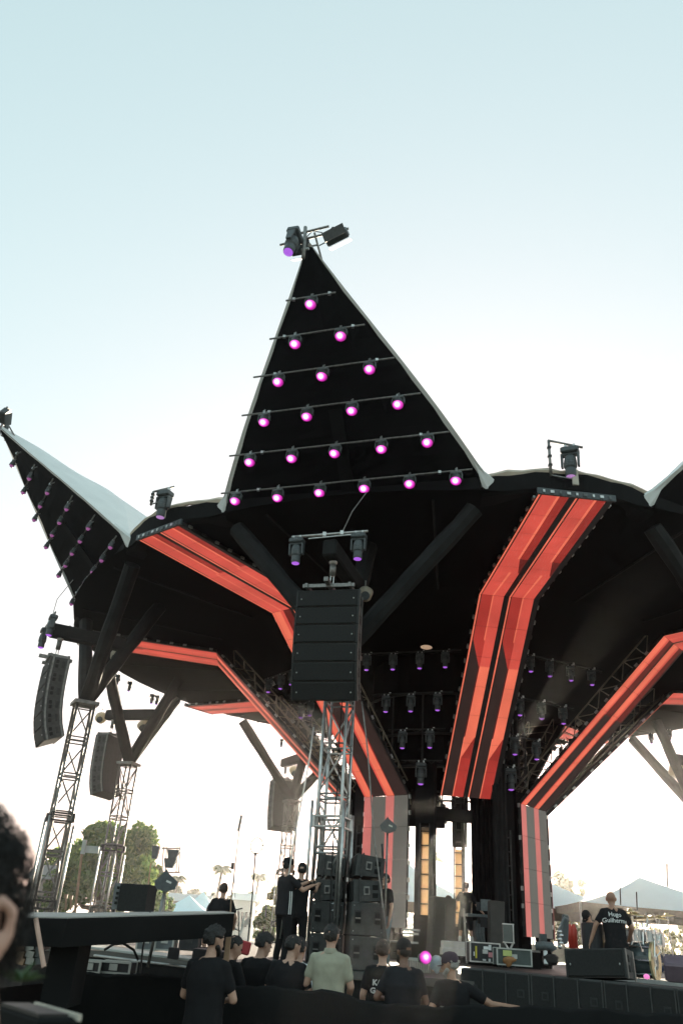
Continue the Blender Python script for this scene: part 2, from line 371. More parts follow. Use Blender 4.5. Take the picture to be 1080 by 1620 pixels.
for i in range(8):
    th = TH0 + 22.5 - 45 * i; e = rad(th)
    root = thing('led_ribbon', LEDNAME[i], 'led screen', pol(th, RB, 0), 'LED ribbons under the star roof')
    sch = SCH_A if i == 0 else SCH_B
    vend = LH + LS + (0 if i in (0, 4) else LV)
    cuts = [0]; 
    for seg in (LH, LH + LS, LH + LS + LV):
        if seg > vend + .01: break
        k = max(1, round((seg - cuts[-1]) / 1.0)); s0 = cuts[-1]
        cuts += [s0 + (seg - s0) * (j + 1) / k for j in range(k)]
    for a, b in zip(cuts[:-1], cuts[1:]):
        pm = MB(); ga, gb = a + .004, b - .004
        for (v0, v1, e0, e1, cols) in sch:
            e1 = e1 or e0; x0, x1 = max(ga, v0), min(gb, v1)
            if x1 - x0 < 1e-4: continue
            f0, f1 = (x0 - v0) / (v1 - v0), (x1 - v0) / (v1 - v0)
            for half in (0, 1):
                for j in range(6):
                    p = lambda ee, f, v: led_point(i, v, -LW + LW * (half + ee))
                    ea0 = e0[j] + (e1[j] - e0[j]) * f0; eb0 = e0[j + 1] + (e1[j + 1] - e0[j + 1]) * f0
                    ea1 = e0[j] + (e1[j] - e0[j]) * f1; eb1 = e0[j + 1] + (e1[j + 1] - e0[j + 1]) * f1
                    pm.cur = cols[j]
                    pm.quad(p(ea0, f0, x0), p(eb0, f0, x0), p(eb1, f1, x1), p(ea1, f1, x1))
        br, bz = led_back((a + b) / 2); bk = (e * br + Vector((0, 0, bz)))
        q = [led_point(i, ga, -LW) + bk * .012, led_point(i, ga, LW) + bk * .012, led_point(i, gb, LW) + bk * .012, led_point(i, gb, -LW) + bk * .012]
        pm.cur = 9; pm.prism(q, (0, 0, 0), bk * .10)
        pm.build('led_panel', LEDM + [DARKST], root)
    # cable links and latches along both edges
    k = 0; v = .3
    while v < vend - .2:
        br, bz = led_back(v); bk = (e * br + Vector((0, 0, bz)))
        for sd in (-1, 1):
            lm = MB(); c = led_point(i, v, sd * (LW + .03)) + bk * .07
            q = frame(c, y=(led_point(i, v + .1, 0) - led_point(i, v, 0)), z=bk); lm.box((0, 0, 0), (.05, .13, .07)); lm.v = [q @ p for p in lm.v]
            lm.build('latch', ALU if rnd.random() < .7 else DARKST, root)
        v += .5
    # rear truss of the sloping stretch
    br, bz = led_back(LH + 1); bk = (e * br + Vector((0, 0, bz)))
    for sd in (-.62, .62):
        for dep in (.16, .62):
            t = MB(); t.tube(led_point(i, LH + .2, sd) + bk * dep, led_point(i, LH + LS - .1, sd) + bk * dep, .03, n=6); t.build('truss_chord', TRUSSW, root)
        nb = 11
        for j in range(nb):
            v0 = LH + .25 + (LS - .5) * j / nb; v1 = LH + .25 + (LS - .5) * (j + 1) / nb
            t = MB(); t.tube(led_point(i, v0, sd) + bk * (.16 if j % 2 else .62), led_point(i, v1, sd) + bk * (.62 if j % 2 else .16), .018, n=5); t.build('truss_brace', TRUSSW, root)
    for j in range(12):
        v0 = LH + .25 + (LS - .5) * j / 11
        t = MB(); t.tube(led_point(i, v0, -.62) + bk * .62, led_point(i, v0, .62) + bk * .62, .018, n=5); t.build('truss_rung', TRUSSW, root)
    # end plate with power connectors at the rim
    ep = MB(); q = frame(led_point(i, 0, 0) + Vector((0, 0, .06)) + e * .04, y=e, z=(0, 0, 1)); ep.box((0, 0, 0), (2 * LW + .1, .06, .16)); ep.v = [q @ p for p in ep.v]; ep.build('end_plate', FIX, root)
    for j in range(9):
        cn = MB(); cn.box((-.8 + .2 * j, .045, -.01), (.09 if j % 2 else .05, .03, .07)); cn.v = [q @ p for p in cn.v]; cn.build('connector', ALU if j % 3 else FIXL, root)
# ================================================================== support towers with their wrapped struts
RT, ZT, DECK = 13.37, 7.6, 1.3
TOWN = ['silver truss tower at the stage front, under the front speaker hang', 'tall truss tower at far left carrying splayed black struts',
        'truss tower before the big tree, second from the left', 'distant truss tower below the rear left speaker hang', 'truss tower behind the central columns',
        'truss tower at the right edge carrying a long black strut', 'right hand truss tower', 'front right truss tower']
def make_tower(i):
    th = TH0 - 45 * i; e = rad(th); t = Vector((-e.y, e.x, 0)); hw = .26
    root = thing('support_tower', TOWN[i], 'truss tower', pol(th, RT, DECK), 'truss towers carrying the star roof')
    P = lambda a, b, z: pol(th, RT, z) + e * (a * hw) + t * (b * hw)
    corners = [(1, -1), (1, 1), (-1, 1), (-1, -1)]
    metal = STEEL if i else ALU
    for a, b in corners:
        c = MB(); c.tube(P(a, b, DECK), P(a, b, ZT), .038, n=8); c.build('chord', metal, root, smooth=True)
        c = MB(); c.tube(P(a * 1.35, b * 1.35, 2.0 if i == 0 else DECK), P(a * 1.35, b * 1.35, 4.25 + .1 * a), .034, n=8); c.build('sleeve_pole', ALU, root, smooth=True)
    nb = 6; hgt = (ZT - DECK) / nb
    for k in range(nb):
        z0, z1 = DECK + k * hgt, DECK + (k + 1) * hgt
        for j in range(4):
            (a0, b0), (a1, b1) = corners[j], corners[(j + 1) % 4]
            for zz in (z0 + .06, z1 - .06):
                c = MB(); c.tube(P(a0, b0, zz), P(a1, b1, zz), .022, n=5); c.build('rung', metal, root)
            c = MB()
            if (k + j) % 2: c.tube(P(a0, b0, z0 + .08), P(a1, b1, z1 - .08), .023, n=5)
            else: c.tube(P(a1, b1, z0 + .08), P(a0, b0, z1 - .08), .023, n=5)
            c.build('brace', metal, root)
    # sleeve blocks
    for zz in ((2.1, 4.35) if i else (3.95,)):
        c = MB()
        for j in range(4):
            (a0, b0), (a1, b1) = corners[j], corners[(j + 1) % 4]
            for dz in (-.10, .10): c.tube(P(a0 * 1.2, b0 * 1.2, zz + dz), P(a1 * 1.2, b1 * 1.2, zz + dz), .026, n=6)
            c.tube(P(a0 * 1.2, b0 * 1.2, zz - .12), P(a0 * 1.2, b0 * 1.2, zz + .12), .05, n=8)
        c.build('sleeve_block', DARKST if i else ALU, root)
    c = MB(); q = frame(pol(th, RT, ZT + .05), y=e); c.box((0, 0, 0), (.74, .74, .10)); c.v = [q @ p for p in c.v]; c.build('head_plate', STEEL, root)
    # base plate and outriggers
    c = MB(); c.box(pol(th, RT, DECK + .03), (.9, .9, .06)); c.build('base_plate', DARKST, root)
    # wrapped struts
    hub = pol(th, RT, ZT + .1); Z0 = DECK
    ends = [(pol(th - 13.2, 13.75, 11.2), .23), (pol(th + 13.2, 13.75, 11.2), .23), (pol(th, 11.6, 11.3), .23)]
    for k, (p, r) in enumerate(ends):
        s0 = hub + (p - hub).normalized() * (.15 if k != 3 else .3)
        d = (p - s0); L = d.length; c = MB(); pts = [s0 + d * (j / 8) + Vector((rnd.uniform(-.012, .012), rnd.uniform(-.012, .012), 0)) for j in range(9)]
        c.path(pts, [r * (1 + rnd.uniform(-.05, .06)) for j in range(9)], 9); c.build('strut', STRUTM, root)
    # cross arm that carries the speaker hang
    c = MB(); z = 9.72; q = frame(pol(th, 13.7, z), y=e); c.box((0, 0, 0), (.34, 2.4, .42), bev=.04); c.v = [q @ p for p in c.v]; c.build('hoist_arm', STRUTM, root)
    return root
for i in (0, 1, 2, 3, 4, 5, 7): make_tower(i)

# ================================================================== speakers
# line-array cabinet: face towards +y, trapezoid plan, pivot at the rear top edge
W_, D_, H_ = 1.46, .56, .415
def cabinet_proto():
    p = Proto(); fw, bw = W_ / 2, W_ / 2 - .06; h = H_ - .012
    b = MB(); b.add([(-bw, -D_, 0.02), (bw, -D_, 0.02), (fw, 0, 0), (-fw, 0, 0), (-bw, -D_, -h + .02), (bw, -D_, -h + .02), (fw, 0, -h), (-fw, 0, -h)],
                    [(0, 1, 2, 3)[::-1], (4, 5, 6, 7), (0, 1, 5, 4), (1, 2, 6, 5), (2, 3, 7, 6), (3, 0, 4, 7)]); body = p.part('cabinet', b, CABSIDE)
    g_ = MB(); g_.box((0, .018, -h / 2), (W_ - .10, .035, h - .03), bev=.012); p.part('grille', g_, GRILLE)
    for sx in (-1, 1):
        t = MB(); t.box((sx * (fw - .024), .012, -h / 2), (.04, .03, h - .004)); p.part('side_trim', t, CAB)
        t = MB(); t.ball((sx * (fw - .13), .038, -h * .55), .018, 8, 6); p.part('badge', t, ALU)
        for yy in (-.19, -.37):
            for zz, hh in ((-.12, .10), (-.26, .10)) if yy == -.19 else ((-.19, .2),):
                t = MB(); xx = sx * (fw + (bw - fw) * (-yy / D_) + .002); t.box((xx, yy, zz), (.02, .09, hh), bev=.006); p.part('handle_recess', t, HOLE if yy == -.19 else CAB, body)
        t = MB(); t.box((sx * (bw + .05), -.06, -h / 2), (.03, .05, h + .01)); p.part('rigging_bar', t, STEEL)
        t = MB(); t.box((sx * (bw + .012), -D_ + .06, -h / 2), (.03, .05, h + .01)); p.part('rigging_bar', t, STEEL)
    return p
CABP = cabinet_proto()
HANGN = ['front', 'far left', 'second left', 'rear left']
def hang(i, n=6, ztop=8.72, splay=(0, 1.0, 2.0, 3.0, 5.5, 7.5), name=None, r=14.72, yaw=0):
    th = TH0 - 45 * i; e = rad(th + yaw); name = name or HANGN[i]
    # flying frame, chain and hoist
    top = pol(th, r, ztop)
    fr = thing('flying_frame', 'steel flying frame on top of the %s speaker hang' % name, 'rigging frame', top, 'flying frames')
    q = frame(top + Vector((0, 0, .09)), y=e)
    for nm, c, sz in (('side_bar', (-.5, -.22, 0), (.06, .66, .1)), ('side_bar', (.5, -.22, 0), (.06, .66, .1)), ('cross_bar', (0, .02, .01), (1.2, .06, .08)), ('cross_bar', (0, -.5, .01), (1.2, .06, .08)), ('spine', (0, -.2, .06), (.1, 1.0, .1))):
        b = MB(); b.box(c, sz); b.v = [q @ p for p in b.v]; b.build(nm, STEEL, fr)
    hp = pol(th, r - .2, ztop + .14)
    hz = thing('chain_hoist', 'chrome chain hoist above the %s speaker hang' % name, 'hoist', hp, 'chain hoists')
    b = MB(); b.tube(hp + Vector((0, 0, .30)), hp + Vector((0, 0, .62)), .075, n=12); b.build('motor', STEEL, hz, smooth=True)
    b = MB(); b.ball(hp + Vector((0, 0, .64)), .10); b.build('motor_cap', ALU, hz, smooth=True)
    for dx in (-.035, .035):
        b = MB(); b.tube(hp + Vector((dx, 0, 0)), hp + Vector((dx, 0, .34)), .016, n=5); b.build('chain', ALU, hz)
    b = MB(); b.tube(hp + Vector((0, 0, .66)), hp + Vector((0, 0, .86)), .02, n=6); b.build('hook', DARKST, hz)
    pos = top.copy(); ang = 0.0
    for k in range(n):
        ang += splay[k]; z = Vector((e.x * math.sin(R(ang)) * 1.0, e.y * math.sin(R(ang)), math.cos(R(ang))))
        y = Vector((e.x * math.cos(R(ang)), e.y * math.cos(R(ang)), -math.sin(R(ang))))
        M = frame(pos, y=y, z=z)
        CABP.put('line_array_speaker', '%s black speaker from the top in the %s curved hang' % (ORD[k], name), 'speaker', M, 'line array speakers of the %s hang' % name)
        pos = pos + (M.to_3x3() @ Vector((0, -.50, -H_))) + (M.to_3x3() @ Vector((0, .50, 0)))
hang(0, yaw=4); hang(1, splay=(0, 1.5, 2.5, 4, 6, 7.5)); hang(2); hang(3)

# ================================================================== moving heads and wash lamps
L_PURP = mat('purple_lens', (0.1, 0.05, 0.15), 0.2, var=0, emit=(0.42, 0.12, 0.75), estr=1.0 * K)
L_LAV = mat('lavender_lens', (0.3, 0.2, 0.35), 0.2, var=0, emit=(0.52, 0.25, 0.62), estr=0.75 * K)
def lens_mat(offy=-.38):  # lens size and falloff carry the lamp's bloom halo as emission
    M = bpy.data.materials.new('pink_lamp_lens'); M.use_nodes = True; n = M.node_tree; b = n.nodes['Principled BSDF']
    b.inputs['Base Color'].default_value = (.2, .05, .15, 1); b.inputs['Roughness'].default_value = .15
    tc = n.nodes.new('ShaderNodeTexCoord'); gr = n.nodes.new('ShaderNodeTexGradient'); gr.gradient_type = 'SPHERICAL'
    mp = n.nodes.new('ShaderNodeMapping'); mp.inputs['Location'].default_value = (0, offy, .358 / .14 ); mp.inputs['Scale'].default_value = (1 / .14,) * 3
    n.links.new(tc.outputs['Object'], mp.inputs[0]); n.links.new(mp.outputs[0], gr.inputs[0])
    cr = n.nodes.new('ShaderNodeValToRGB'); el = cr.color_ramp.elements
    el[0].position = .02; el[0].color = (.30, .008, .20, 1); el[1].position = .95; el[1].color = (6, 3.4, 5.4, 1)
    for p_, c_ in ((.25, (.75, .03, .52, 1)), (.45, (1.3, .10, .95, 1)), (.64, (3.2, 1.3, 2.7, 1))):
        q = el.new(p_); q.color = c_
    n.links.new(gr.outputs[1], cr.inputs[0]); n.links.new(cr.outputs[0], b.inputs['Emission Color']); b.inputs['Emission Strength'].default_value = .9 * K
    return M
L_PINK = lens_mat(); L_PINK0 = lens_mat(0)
def moving_head(lens, zoomed=False):
    """hangs from its clamps at the origin, head pointing down"""
    p = Proto()
    for sx in (-1, 1):
        c = MB(); c.box((sx * .1, 0, -.03), (.05, .08, .10)); p.part('clamp', c, ALU)
    b = MB(); b.box((0, 0, -.16), (.42, .30, .16), bev=.03); base = p.part('base', b, FIX)
    d = MB(); d.box((.0, -.152, -.15), (.12, .012, .05)); p.part('display', d, FIXL, base)
    y = MB(); y.box((0, 0, -.265), (.40, .16, .07), bev=.02); p.part('yoke', y, FIX)
    for sx in (-1, 1):
        a = MB(); a.add([(sx * .17, -.09, -.26), (sx * .215, -.09, -.26), (sx * .215, -.06, -.60), (sx * .17, -.06, -.60), (sx * .17, .09, -.26), (sx * .215, .09, -.26), (sx * .215, .06, -.60), (sx * .17, .06, -.60)],
                        [(0, 1, 2, 3), (7, 6, 5, 4), (0, 4, 5, 1), (1, 5, 6, 2), (2, 6, 7, 3), (3, 7, 4, 0)]); p.part('arm', a, FIX)
    h = MB(); h.lathe([(.09, -.30), (.13, -.34), (.15, -.46), (.15, -.62), (.125, -.66), (.13, -.80), (.12, -.86), (.105, -.865)], 16); hd = p.part('head', h, FIX, smooth=False)
    for k in range(3):
        r_ = MB(); r_.lathe([(.153, -.50 - .045 * k), (.158, -.505 - .045 * k), (.153, -.515 - .045 * k)], 16); p.part('cooling_fin', r_, FIXL, hd)
    l = MB(); l.lathe([(.11, -.868), (.11, -.875), (.06, -.90), (.005, -.905)], 16); p.part('lens', l, lens, hd)
    return p
MH = moving_head(L_PURP); MHL = moving_head(L_LAV)
def wash_lamp(lens, rl=.105):
    p = Proto()
    c = MB(); c.box((0, 0, -.02), (.05, .09, .12)); c.tube((0, 0, .03), (0, 0, .10), .016, n=6); p.part('clamp', c, ALU)
    b = MB(); b.box((0, 0, -.11), (.26, .16, .07), bev=.015); p.part('base', b, FIXL)
    for sx in (-1, 1):
        a = MB(); a.box((sx * .135, 0, -.2), (.02, .07, .16)); p.part('arm', a, FIXL)
    h = MB(); h.lathe([(.06, -.15), (.10, -.17), (.11, -.24), (.11, -.30), (.118, -.30), (.118, -.312)], 14); hd = p.part('head', h, FIX)
    l = MB(); l.lathe([(rl, -.313), (rl, -.317), (rl * .93, -.345), (rl * .72, -.375), (rl * .42, -.398), (.004, -.408)], 18); p.part('lens', l, lens, hd, smooth=True)
    return p
WL = wash_lamp(L_PINK, .125); WLF = wash_lamp(L_PINK0, .125); L_DIM = mat('dim_pink_lens', (.3, .1, .25), .2, var=0, emit=(.55, .16, .48), estr=.38 * K); WLD = wash_lamp(L_DIM, .085)  # dim lens: the off-axis view of the lamps is put into its emission
ROWS = [(4.90, 1), (4.07, 2), (3.21, 3), (2.30, 4), (1.30, 5), (.33, 6)]
STARN = ['front', 'left', None, None, None, None, None, 'right']
ROWN = ['top', 'second', 'third', 'fourth', 'fifth', 'lowest']
def star_lights(i):
    base, ax, tv, L, nn = star_axis(i)
    if nn.z > 0: nn = -nn
    for j, (s, n) in enumerate(ROWS):
        hw = [0.62, 1.20, 1.80, 2.30, 2.86, 3.30][j]; c = base + ax * s + nn * .16 - tv * .12
        a, b = c - tv * hw, c + tv * hw
        bar = thing('light_bar', '%s steel light bar across the underside of the %s star wing' % (ROWN[j], STARN[i]), 'light bar', c, 'light bars under the %s wing' % STARN[i])
        m_ = MB(); m_.path([a, a.lerp(b, .33) + nn * .012, a.lerp(b, .66) - nn * .01, b], .024, 6); m_.build('pipe', STEEL, bar, smooth=True)
        for f in (.16, .88):
            m_ = MB(); q = a.lerp(b, f); m_.tube(q + nn * .02, q - nn * .15, .02, n=6); m_.box(q, (.07, .07, .07)); m_.build('hanger_clamp', ALU, bar)
        m_ = MB(); m_.path([a.lerp(b, .12 + .8 * k / 10) + nn * .035 + Vector((0, 0, -.03 * abs(math.sin(k * 1.9)))) for k in range(11)], .009, 4); m_.build('cable', RUBBER, bar)
        for k in range(n):
            p = c + tv * ((k - (n - 1) / 2) * 1.15 + .05)
            face = Vector((-.0, -1, 0)) if i == 0 else nn
            z = (Vector((0, 0, 1)) - nn * .25 + (EYE - p).normalized() * (-.22 if i == 0 else 0) + Vector((rnd.uniform(-.1, .1), rnd.uniform(-.1, .1), 0))).normalized()
            M = frame(p, y=rad(TH0 - 45 * i), z=z, scale=1.08 if i == 0 else .78)
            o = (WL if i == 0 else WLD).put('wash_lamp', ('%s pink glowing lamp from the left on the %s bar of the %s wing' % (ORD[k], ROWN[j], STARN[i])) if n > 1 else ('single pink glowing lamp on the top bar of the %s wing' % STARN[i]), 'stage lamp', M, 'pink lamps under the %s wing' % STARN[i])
for i in (0, 1): star_lights(i)
# lamps on the outer end of each hoist arm: a cross pipe with two moving heads
def arm_lamps(i, name):
    th = TH0 - 45 * i; e = rad(th); t = Vector((-e.y, e.x, 0)); c = pol(th, 14.95, 10.02)
    bar = thing('lamp_pipe', 'steel cross pipe with clamps on the %s hoist arm' % name, 'pipe', c, 'cross pipes of the hoist arms')
    b = MB(); b.tube(c - t * .92, c + t * .92, .027, n=8); b.build('pipe', ALU, bar, smooth=True)
    b = MB(); b.tube(c - t * .5 + Vector((0, 0, -.08)), c + t * .55 + Vector((0, 0, -.06)), .018, n=6); b.build('safety_pipe', ALU, bar)
    for u in (-.12, .3):
        b = MB(); b.box(c + t * u, (.08, .08, .1)); b.build('clamp', ALU, bar)
    b = MB(); b.path([c + t * .3, c + t * .52 + Vector((0, 0, .55)), c + t * .75 - e * .3 + Vector((0, 0, 1.2))], .012, 5); b.build('guy_wire', STEEL, bar)
    for sd, w_ in ((-.78, 'left'), (.72, 'right')):
        M = frame(c + t * sd, y=-e, z=(0.02 * sd, .03, 1), scale=.80)
        MH.put('moving_head', 'dark moving head lamp with violet lens, %s one on the %s hoist arm' % (w_, name), 'stage lamp', M, 'moving heads on the hoist arms')
arm_lamps(0, 'front'); arm_lamps(1, 'far left')

# bracket lamps standing above the rim, in the two valleys in view
def rim_lamp(px, py, px2, py2, d, name):
    a = at(px, py, d); foot = Vector((a.x, a.y, 11.85)); top = at(px2, py2, d)
    o = thing('lamp_bracket', 'steel gallows bracket standing on the roof rim, %s' % name, 'bracket', foot, 'gallows brackets on the rim')
    b = MB(); b.tube(foot, a, .035, n=8); b.build('post', STEEL, o, smooth=True)
    b = MB(); b.tube(a + (a - top) * .02, top, .03, n=8); b.build('arm', STEEL, o, smooth=True)
    b = MB(); b.tube(foot + Vector((0, 0, .02)), foot + (top - a) * .7 + Vector((0, 0, .05)), .02, n=6); b.build('foot_rail', STEEL, o)
    b = MB(); q = a.lerp(top, .7); b.box((q.x, q.y, 11.75), (.14, .05, .42)); b.build('strap', CREAM, o)
    for k in range(3):
        b = MB(); b.box(foot.lerp(a, .3 + .25 * k), (.09, .09, .05)); b.build('bolt', DARKST, o)
    M = frame(a.lerp(top, .62) + Vector((0, 0, -.02)), y=(-.5, -1, 0), z=(.03, -.02, 1), scale=1.0)
    MHL.put('moving_head', 'moving head with lavender lens on the rim bracket %s' % name, 'stage lamp', M, 'moving heads above the rim')
rim_lamp(867, 697, 921, 708, 17.0, 'right of the front wing')
rim_lamp(243, 778, 276, 770, 19.9, 'left of the front wing')

# gear on the wing tips: cross pipes, a floodlight either side, a violet moving head
def tip_gear(i, name):
    th = TH0 - 45 * i; e = rad(th); t = Vector((-e.y, e.x, 0)); c = pol(th, 17.95, 16.32)
    o = thing('tip_frame', 'small pipe frame clamped to the tip of the %s wing' % name, 'pipe frame', c, 'wing tip frames')
    for nm, p0, p1, r in (('cross_pipe', -t * .75, t * .95 + Vector((0, 0, .12)), .03), ('cross_pipe', -t * .55 + e * .12 + Vector((0, 0, .1)), t * .5 + e * .12 + Vector((0, 0, .18)), .03), ('mast', e * .1 + Vector((0, 0, .32)) - t * .1, e * .25 - Vector((0, 0, .85)), .045), ('brace', t * .1 + Vector((0, 0, .2)), -e * .6 + t * .25 - Vector((0, 0, .6)), .025), ('brace', -t * .15 + Vector((0, 0, .2)), -e * .5 - t * .3 - Vector((0, 0, .5)), .025)):
        b = MB(); b.tube(c + p0, c + p1, r, n=8); b.build(nm, STEEL, o, smooth=True)
    b = MB(); b.tube(c + e * .2 - Vector((0, 0, .52)) - t * .09, c + e * .2 - Vector((0, 0, .52)) + t * .09, .03, n=6); b.build('clamp', ALU, o)
    for k in range(3):
        b = MB(); b.path([c + t * (-.6 + .5 * k) + Vector((0, 0, .08)), c + t * (-.45 + .5 * k) + Vector((0, 0, .27)), c + t * (-.2 + .5 * k) + Vector((0, 0, .15))], .012, 5); b.build('cable', RUBBER, o)
    fp = Proto()
    b = MB(); b.box((0, 0, 0), (.62, .22, .30), bev=.03); fp.part('housing', b, FIX)
    for k in range(5):
        b = MB(); b.box((0, -.05, .17 + .0 * k), (.60 - .02 * k, .02, .05)); b.v = [v + Vector((0, -.07 + .045 * k, 0)) for v in b.v]; fp.part('cooling_fin', b, DARKST)
    b = MB(); b.box((0, .02, -.155), (.52, .16, .012)); fp.part('lens', b, FIX)
    for k, (cx, cz, rx) in enumerate(((0, -.20, 35), (0, -.02, -60))):
        b = MB(); b.box((0, 0, 0), (.60, .26, .012)); b.v = [Euler((R(rx), 0, 0)).to_matrix() @ v + Vector((0, -.2 if k else .18, cz - .03)) for v in b.v]; fp.part('barn_door', b, FIX)
    b = MB(); b.box((.42, 0, .02), (.2, .02, .06)); fp.part('side_flag', b, FIXL)
    fp.put('floodlight', 'grey floodlight with barn doors at the right of the %s wing tip' % name, 'floodlight', frame(c + t * .68 + Vector((0, 0, -.08)), y=e * .4 - Vector((0, 0, .2)), z=-e * .5 + Vector((0, 0, 1)) + t * -.2, scale=.9), 'floodlights on wing tips')
    fp.put('floodlight', 'grey floodlight behind the violet lamp at the left of the %s wing tip' % name, 'floodlight', frame(c - t * .28 + Vector((0, 0, -.08)) - e * .15, y=-e * .4, z=(0, 0, 1), scale=.8), 'floodlights on wing tips')
    M = frame(c - t * .22 + e * .30 + Vector((0, 0, -.02)), y=t, z=(Vector((0, 0, 1)) - e * .25 + t * .06), scale=1.0)
    MH.put('moving_head', 'large moving head lamp with violet lens at the tip of the %s wing' % name, 'stage lamp', M, 'moving heads on wing tips')
tip_gear(0, 'front'); tip_gear(1, 'left')

# ================================================================== lamps hanging in the bays between the ribbons
MHS = moving_head(L_PURP)
def bay(th, name, rows, sc_=.62):
    e = rad(th)
    for j, (r, pts, scl) in enumerate(rows):
        P = []
        for (x, y) in pts:
            v = ray(x, y); p0 = pol(th, r, 0); k = ((p0 - EYE).dot(e)) / v.dot(e); P.append(EYE + v * k)
        t = (P[-1] - P[0]).normalized() if len(P) > 1 else Vector((-e.y, e.x, 0))
        bar = thing('bay_pipe', '%s thin black lamp pipe from the top in the %s bay' % (ORD[j], name), 'pipe', P[0], 'lamp pipes in the dark bays')
        ext = .5 if len(P) > 1 else .7
        b = MB(); a, c = P[0] - t * ext, P[-1] + t * ext; n = 7
        b.path([a.lerp(c, k / n) for k in range(n + 1)], .024, 6); b.build('pipe', DARKST, bar)
        for k in range(len(P)):
            b = MB(); b.box(P[k] + Vector((.12, 0, .02)), (.05, .05, .07)); b.build('clamp', ALU, bar)
        b = MB(); b.path([a.lerp(c, k / 12) + Vector((0, 0, -.05 - .05 * math.sin(k * 2.3))) for k in range(13)], .011, 4); b.build('cable', RUBBER, bar)
        for k, p in enumerate(P):
            lab = '%s moving head from the left on the %s pipe of the %s bay' % (ORD[k], ORD[j], name) if len(P) > 1 else 'single larger moving head hanging low in the %s bay' % name
            MHS.put('moving_head', lab, 'stage lamp', frame(p - Vector((0, 0, .02)), y=(-.2, -1, .0), z=(.02, .05, 1), scale=scl), 'moving heads in the dark bays')
bay(TH0, 'front', [(6.3, [(581, 1034), (622, 1033), (664, 1031), (704, 1029)], .62), (5.4, [(611, 1098), (650, 1097), (692, 1095)], .66), (4.6, [(637, 1154), (680, 1153)], .68), (3.9, [(666, 1203)], .85)])
bay(TH0 + 45, 'right', [(6.3, [(838, 1036), (868, 1044), (901, 1051), (934, 1058)], .62), (5.4, [(821, 1103), (855, 1109), (889, 1117)], .66), (4.6, [(813, 1163), (847, 1171)], .7), (3.9, [(807, 1212)], .85)])
bay(TH0 - 45, 'left', [(6.6, [(427, 1072), (446, 1066), (463, 1059)], .62), (5.4, [(478, 1112), (492, 1108)], .62)], .6)
# small lamps under the far rim
for k, (x, y, d) in enumerate(((188, 1066, 36), (207, 1077, 37), (242, 1097, 39), (250, 1099, 39.5), (1028, 1160, 41), (1057, 1154, 40), (446, 1168, 45))):
    MHS.put('moving_head', ['tiny lamp nearest the left strut under the far left rim', 'second tiny lamp under the far left rim', 'third tiny lamp under the far left rim', 'tiny lamp furthest right under the far left rim', 'left tiny lamp hanging below the far right rim beam', 'right tiny lamp hanging below the far right rim beam', 'tiny lamp under the rear left ribbon end'][k], 'stage lamp', frame(at(x, y, d), y=(0, -1, 0), scale=.55), 'tiny lamps under the far rim')

# spotlights wrapped against rain in cloudy plastic
WRAP = mat('cloudy_plastic', (0.62, 0.57, 0.46), 0.35, var=0.3, scale=7, bump=0.6, bscale=9, trans=.45)
def wrapped(px, py, d, s, label):
    p = at(px, py, d); o = thing('wrapped_spotlight', label, 'spotlight', p, 'spotlights wrapped in plastic')
    b = MB(); b.ball((0, 0, 0), (s * .5, s * .42, s * .5), 14, 10)
    b.v = [p + v * (1 + .28 * noise.noise(v * 5 / s * .4 + p)) + Vector((0, 0, s * .1)) for v in b.v]; b.build('plastic_cover', WRAP, o)
    b = MB(); b.tube(p + Vector((0, -s * .1, -s * .05)), p + Vector((0, -s * .52, -s * .22)), s * .26, n=12); b.build('lamp_barrel', FIX, o)
    b = MB(); b.tube(p + Vector((0, 0, s * .4)), p + Vector((0, 0, s * .95)), s * .05, n=6); b.build('hanger', STEEL, o)
wrapped(186, 1040, 27, .50, 'plastic wrapped spotlight on the big left strut')
wrapped(229, 1150, 37, .62, 'plastic wrapped spotlight on the second left tower struts')
wrapped(577, 942, 18.6, .42, 'plastic wrapped spotlight beside the front speaker hang')
wrapped(1070, 1222, 40, .75, 'plastic wrapped spotlight at the right picture edge')
wrapped(466, 1222, 46, .6, 'plastic wrapped spotlight above the rear left hang')
wrapped(160, 1137, 38, .5, 'plastic wrapped spotlight left of the second left struts')

# ================================================================== core of the stage: dark drum, columns, curtain
core = thing('core_drum', 'dark cloth drum hanging above the centre of the stage', 'drum', (CX, CY, 7.1))
b = MB(); n = 40; P = []
for z in (7.05, 8.0, 9.5, 11.1):
    for k in range(n): P.append(pol(360 * k / n, 2.75 + .05 * (k % 2), z))
b.add(P, [(j * n + k, j * n + (k + 1) % n, (j + 1) * n + (k + 1) % n, (j + 1) * n + k) for j in range(3) for k in range(n)]); b.build('drum_cloth', BLACK, core)
for k, (z, r) in enumerate(((7.1, 3.0), (8.2, 3.0), (9.6, 3.0))):
    b = MB(); b.path([pol(360 * j / 32, r, z) for j in range(33)], .05, 6); b.build('drum_ring', DARKST, core)
for k in range(16):
    b = MB(); b.tube(pol(22.5 * k, 3.02, 7.1), pol(22.5 * k, 3.02, 9.6), .035, n=6); b.build('drum_post', DARKST, core)
TAN = mat('tan_backing', (0.62, 0.50, 0.36), 0.8, var=0.25, scale=5, trans=.65)
COLN = ['ladder column lit from behind, left of the stage centre', 'ladder column behind the left ribbon foot', 'ladder column on the far left of the core', 'ladder column at the rear left of the core',
        'slim backlit ladder column at the rear of the core', 'ladder column at the rear right of the core', 'ladder column on the far right of the core', 'ladder column hidden among the black curtains']
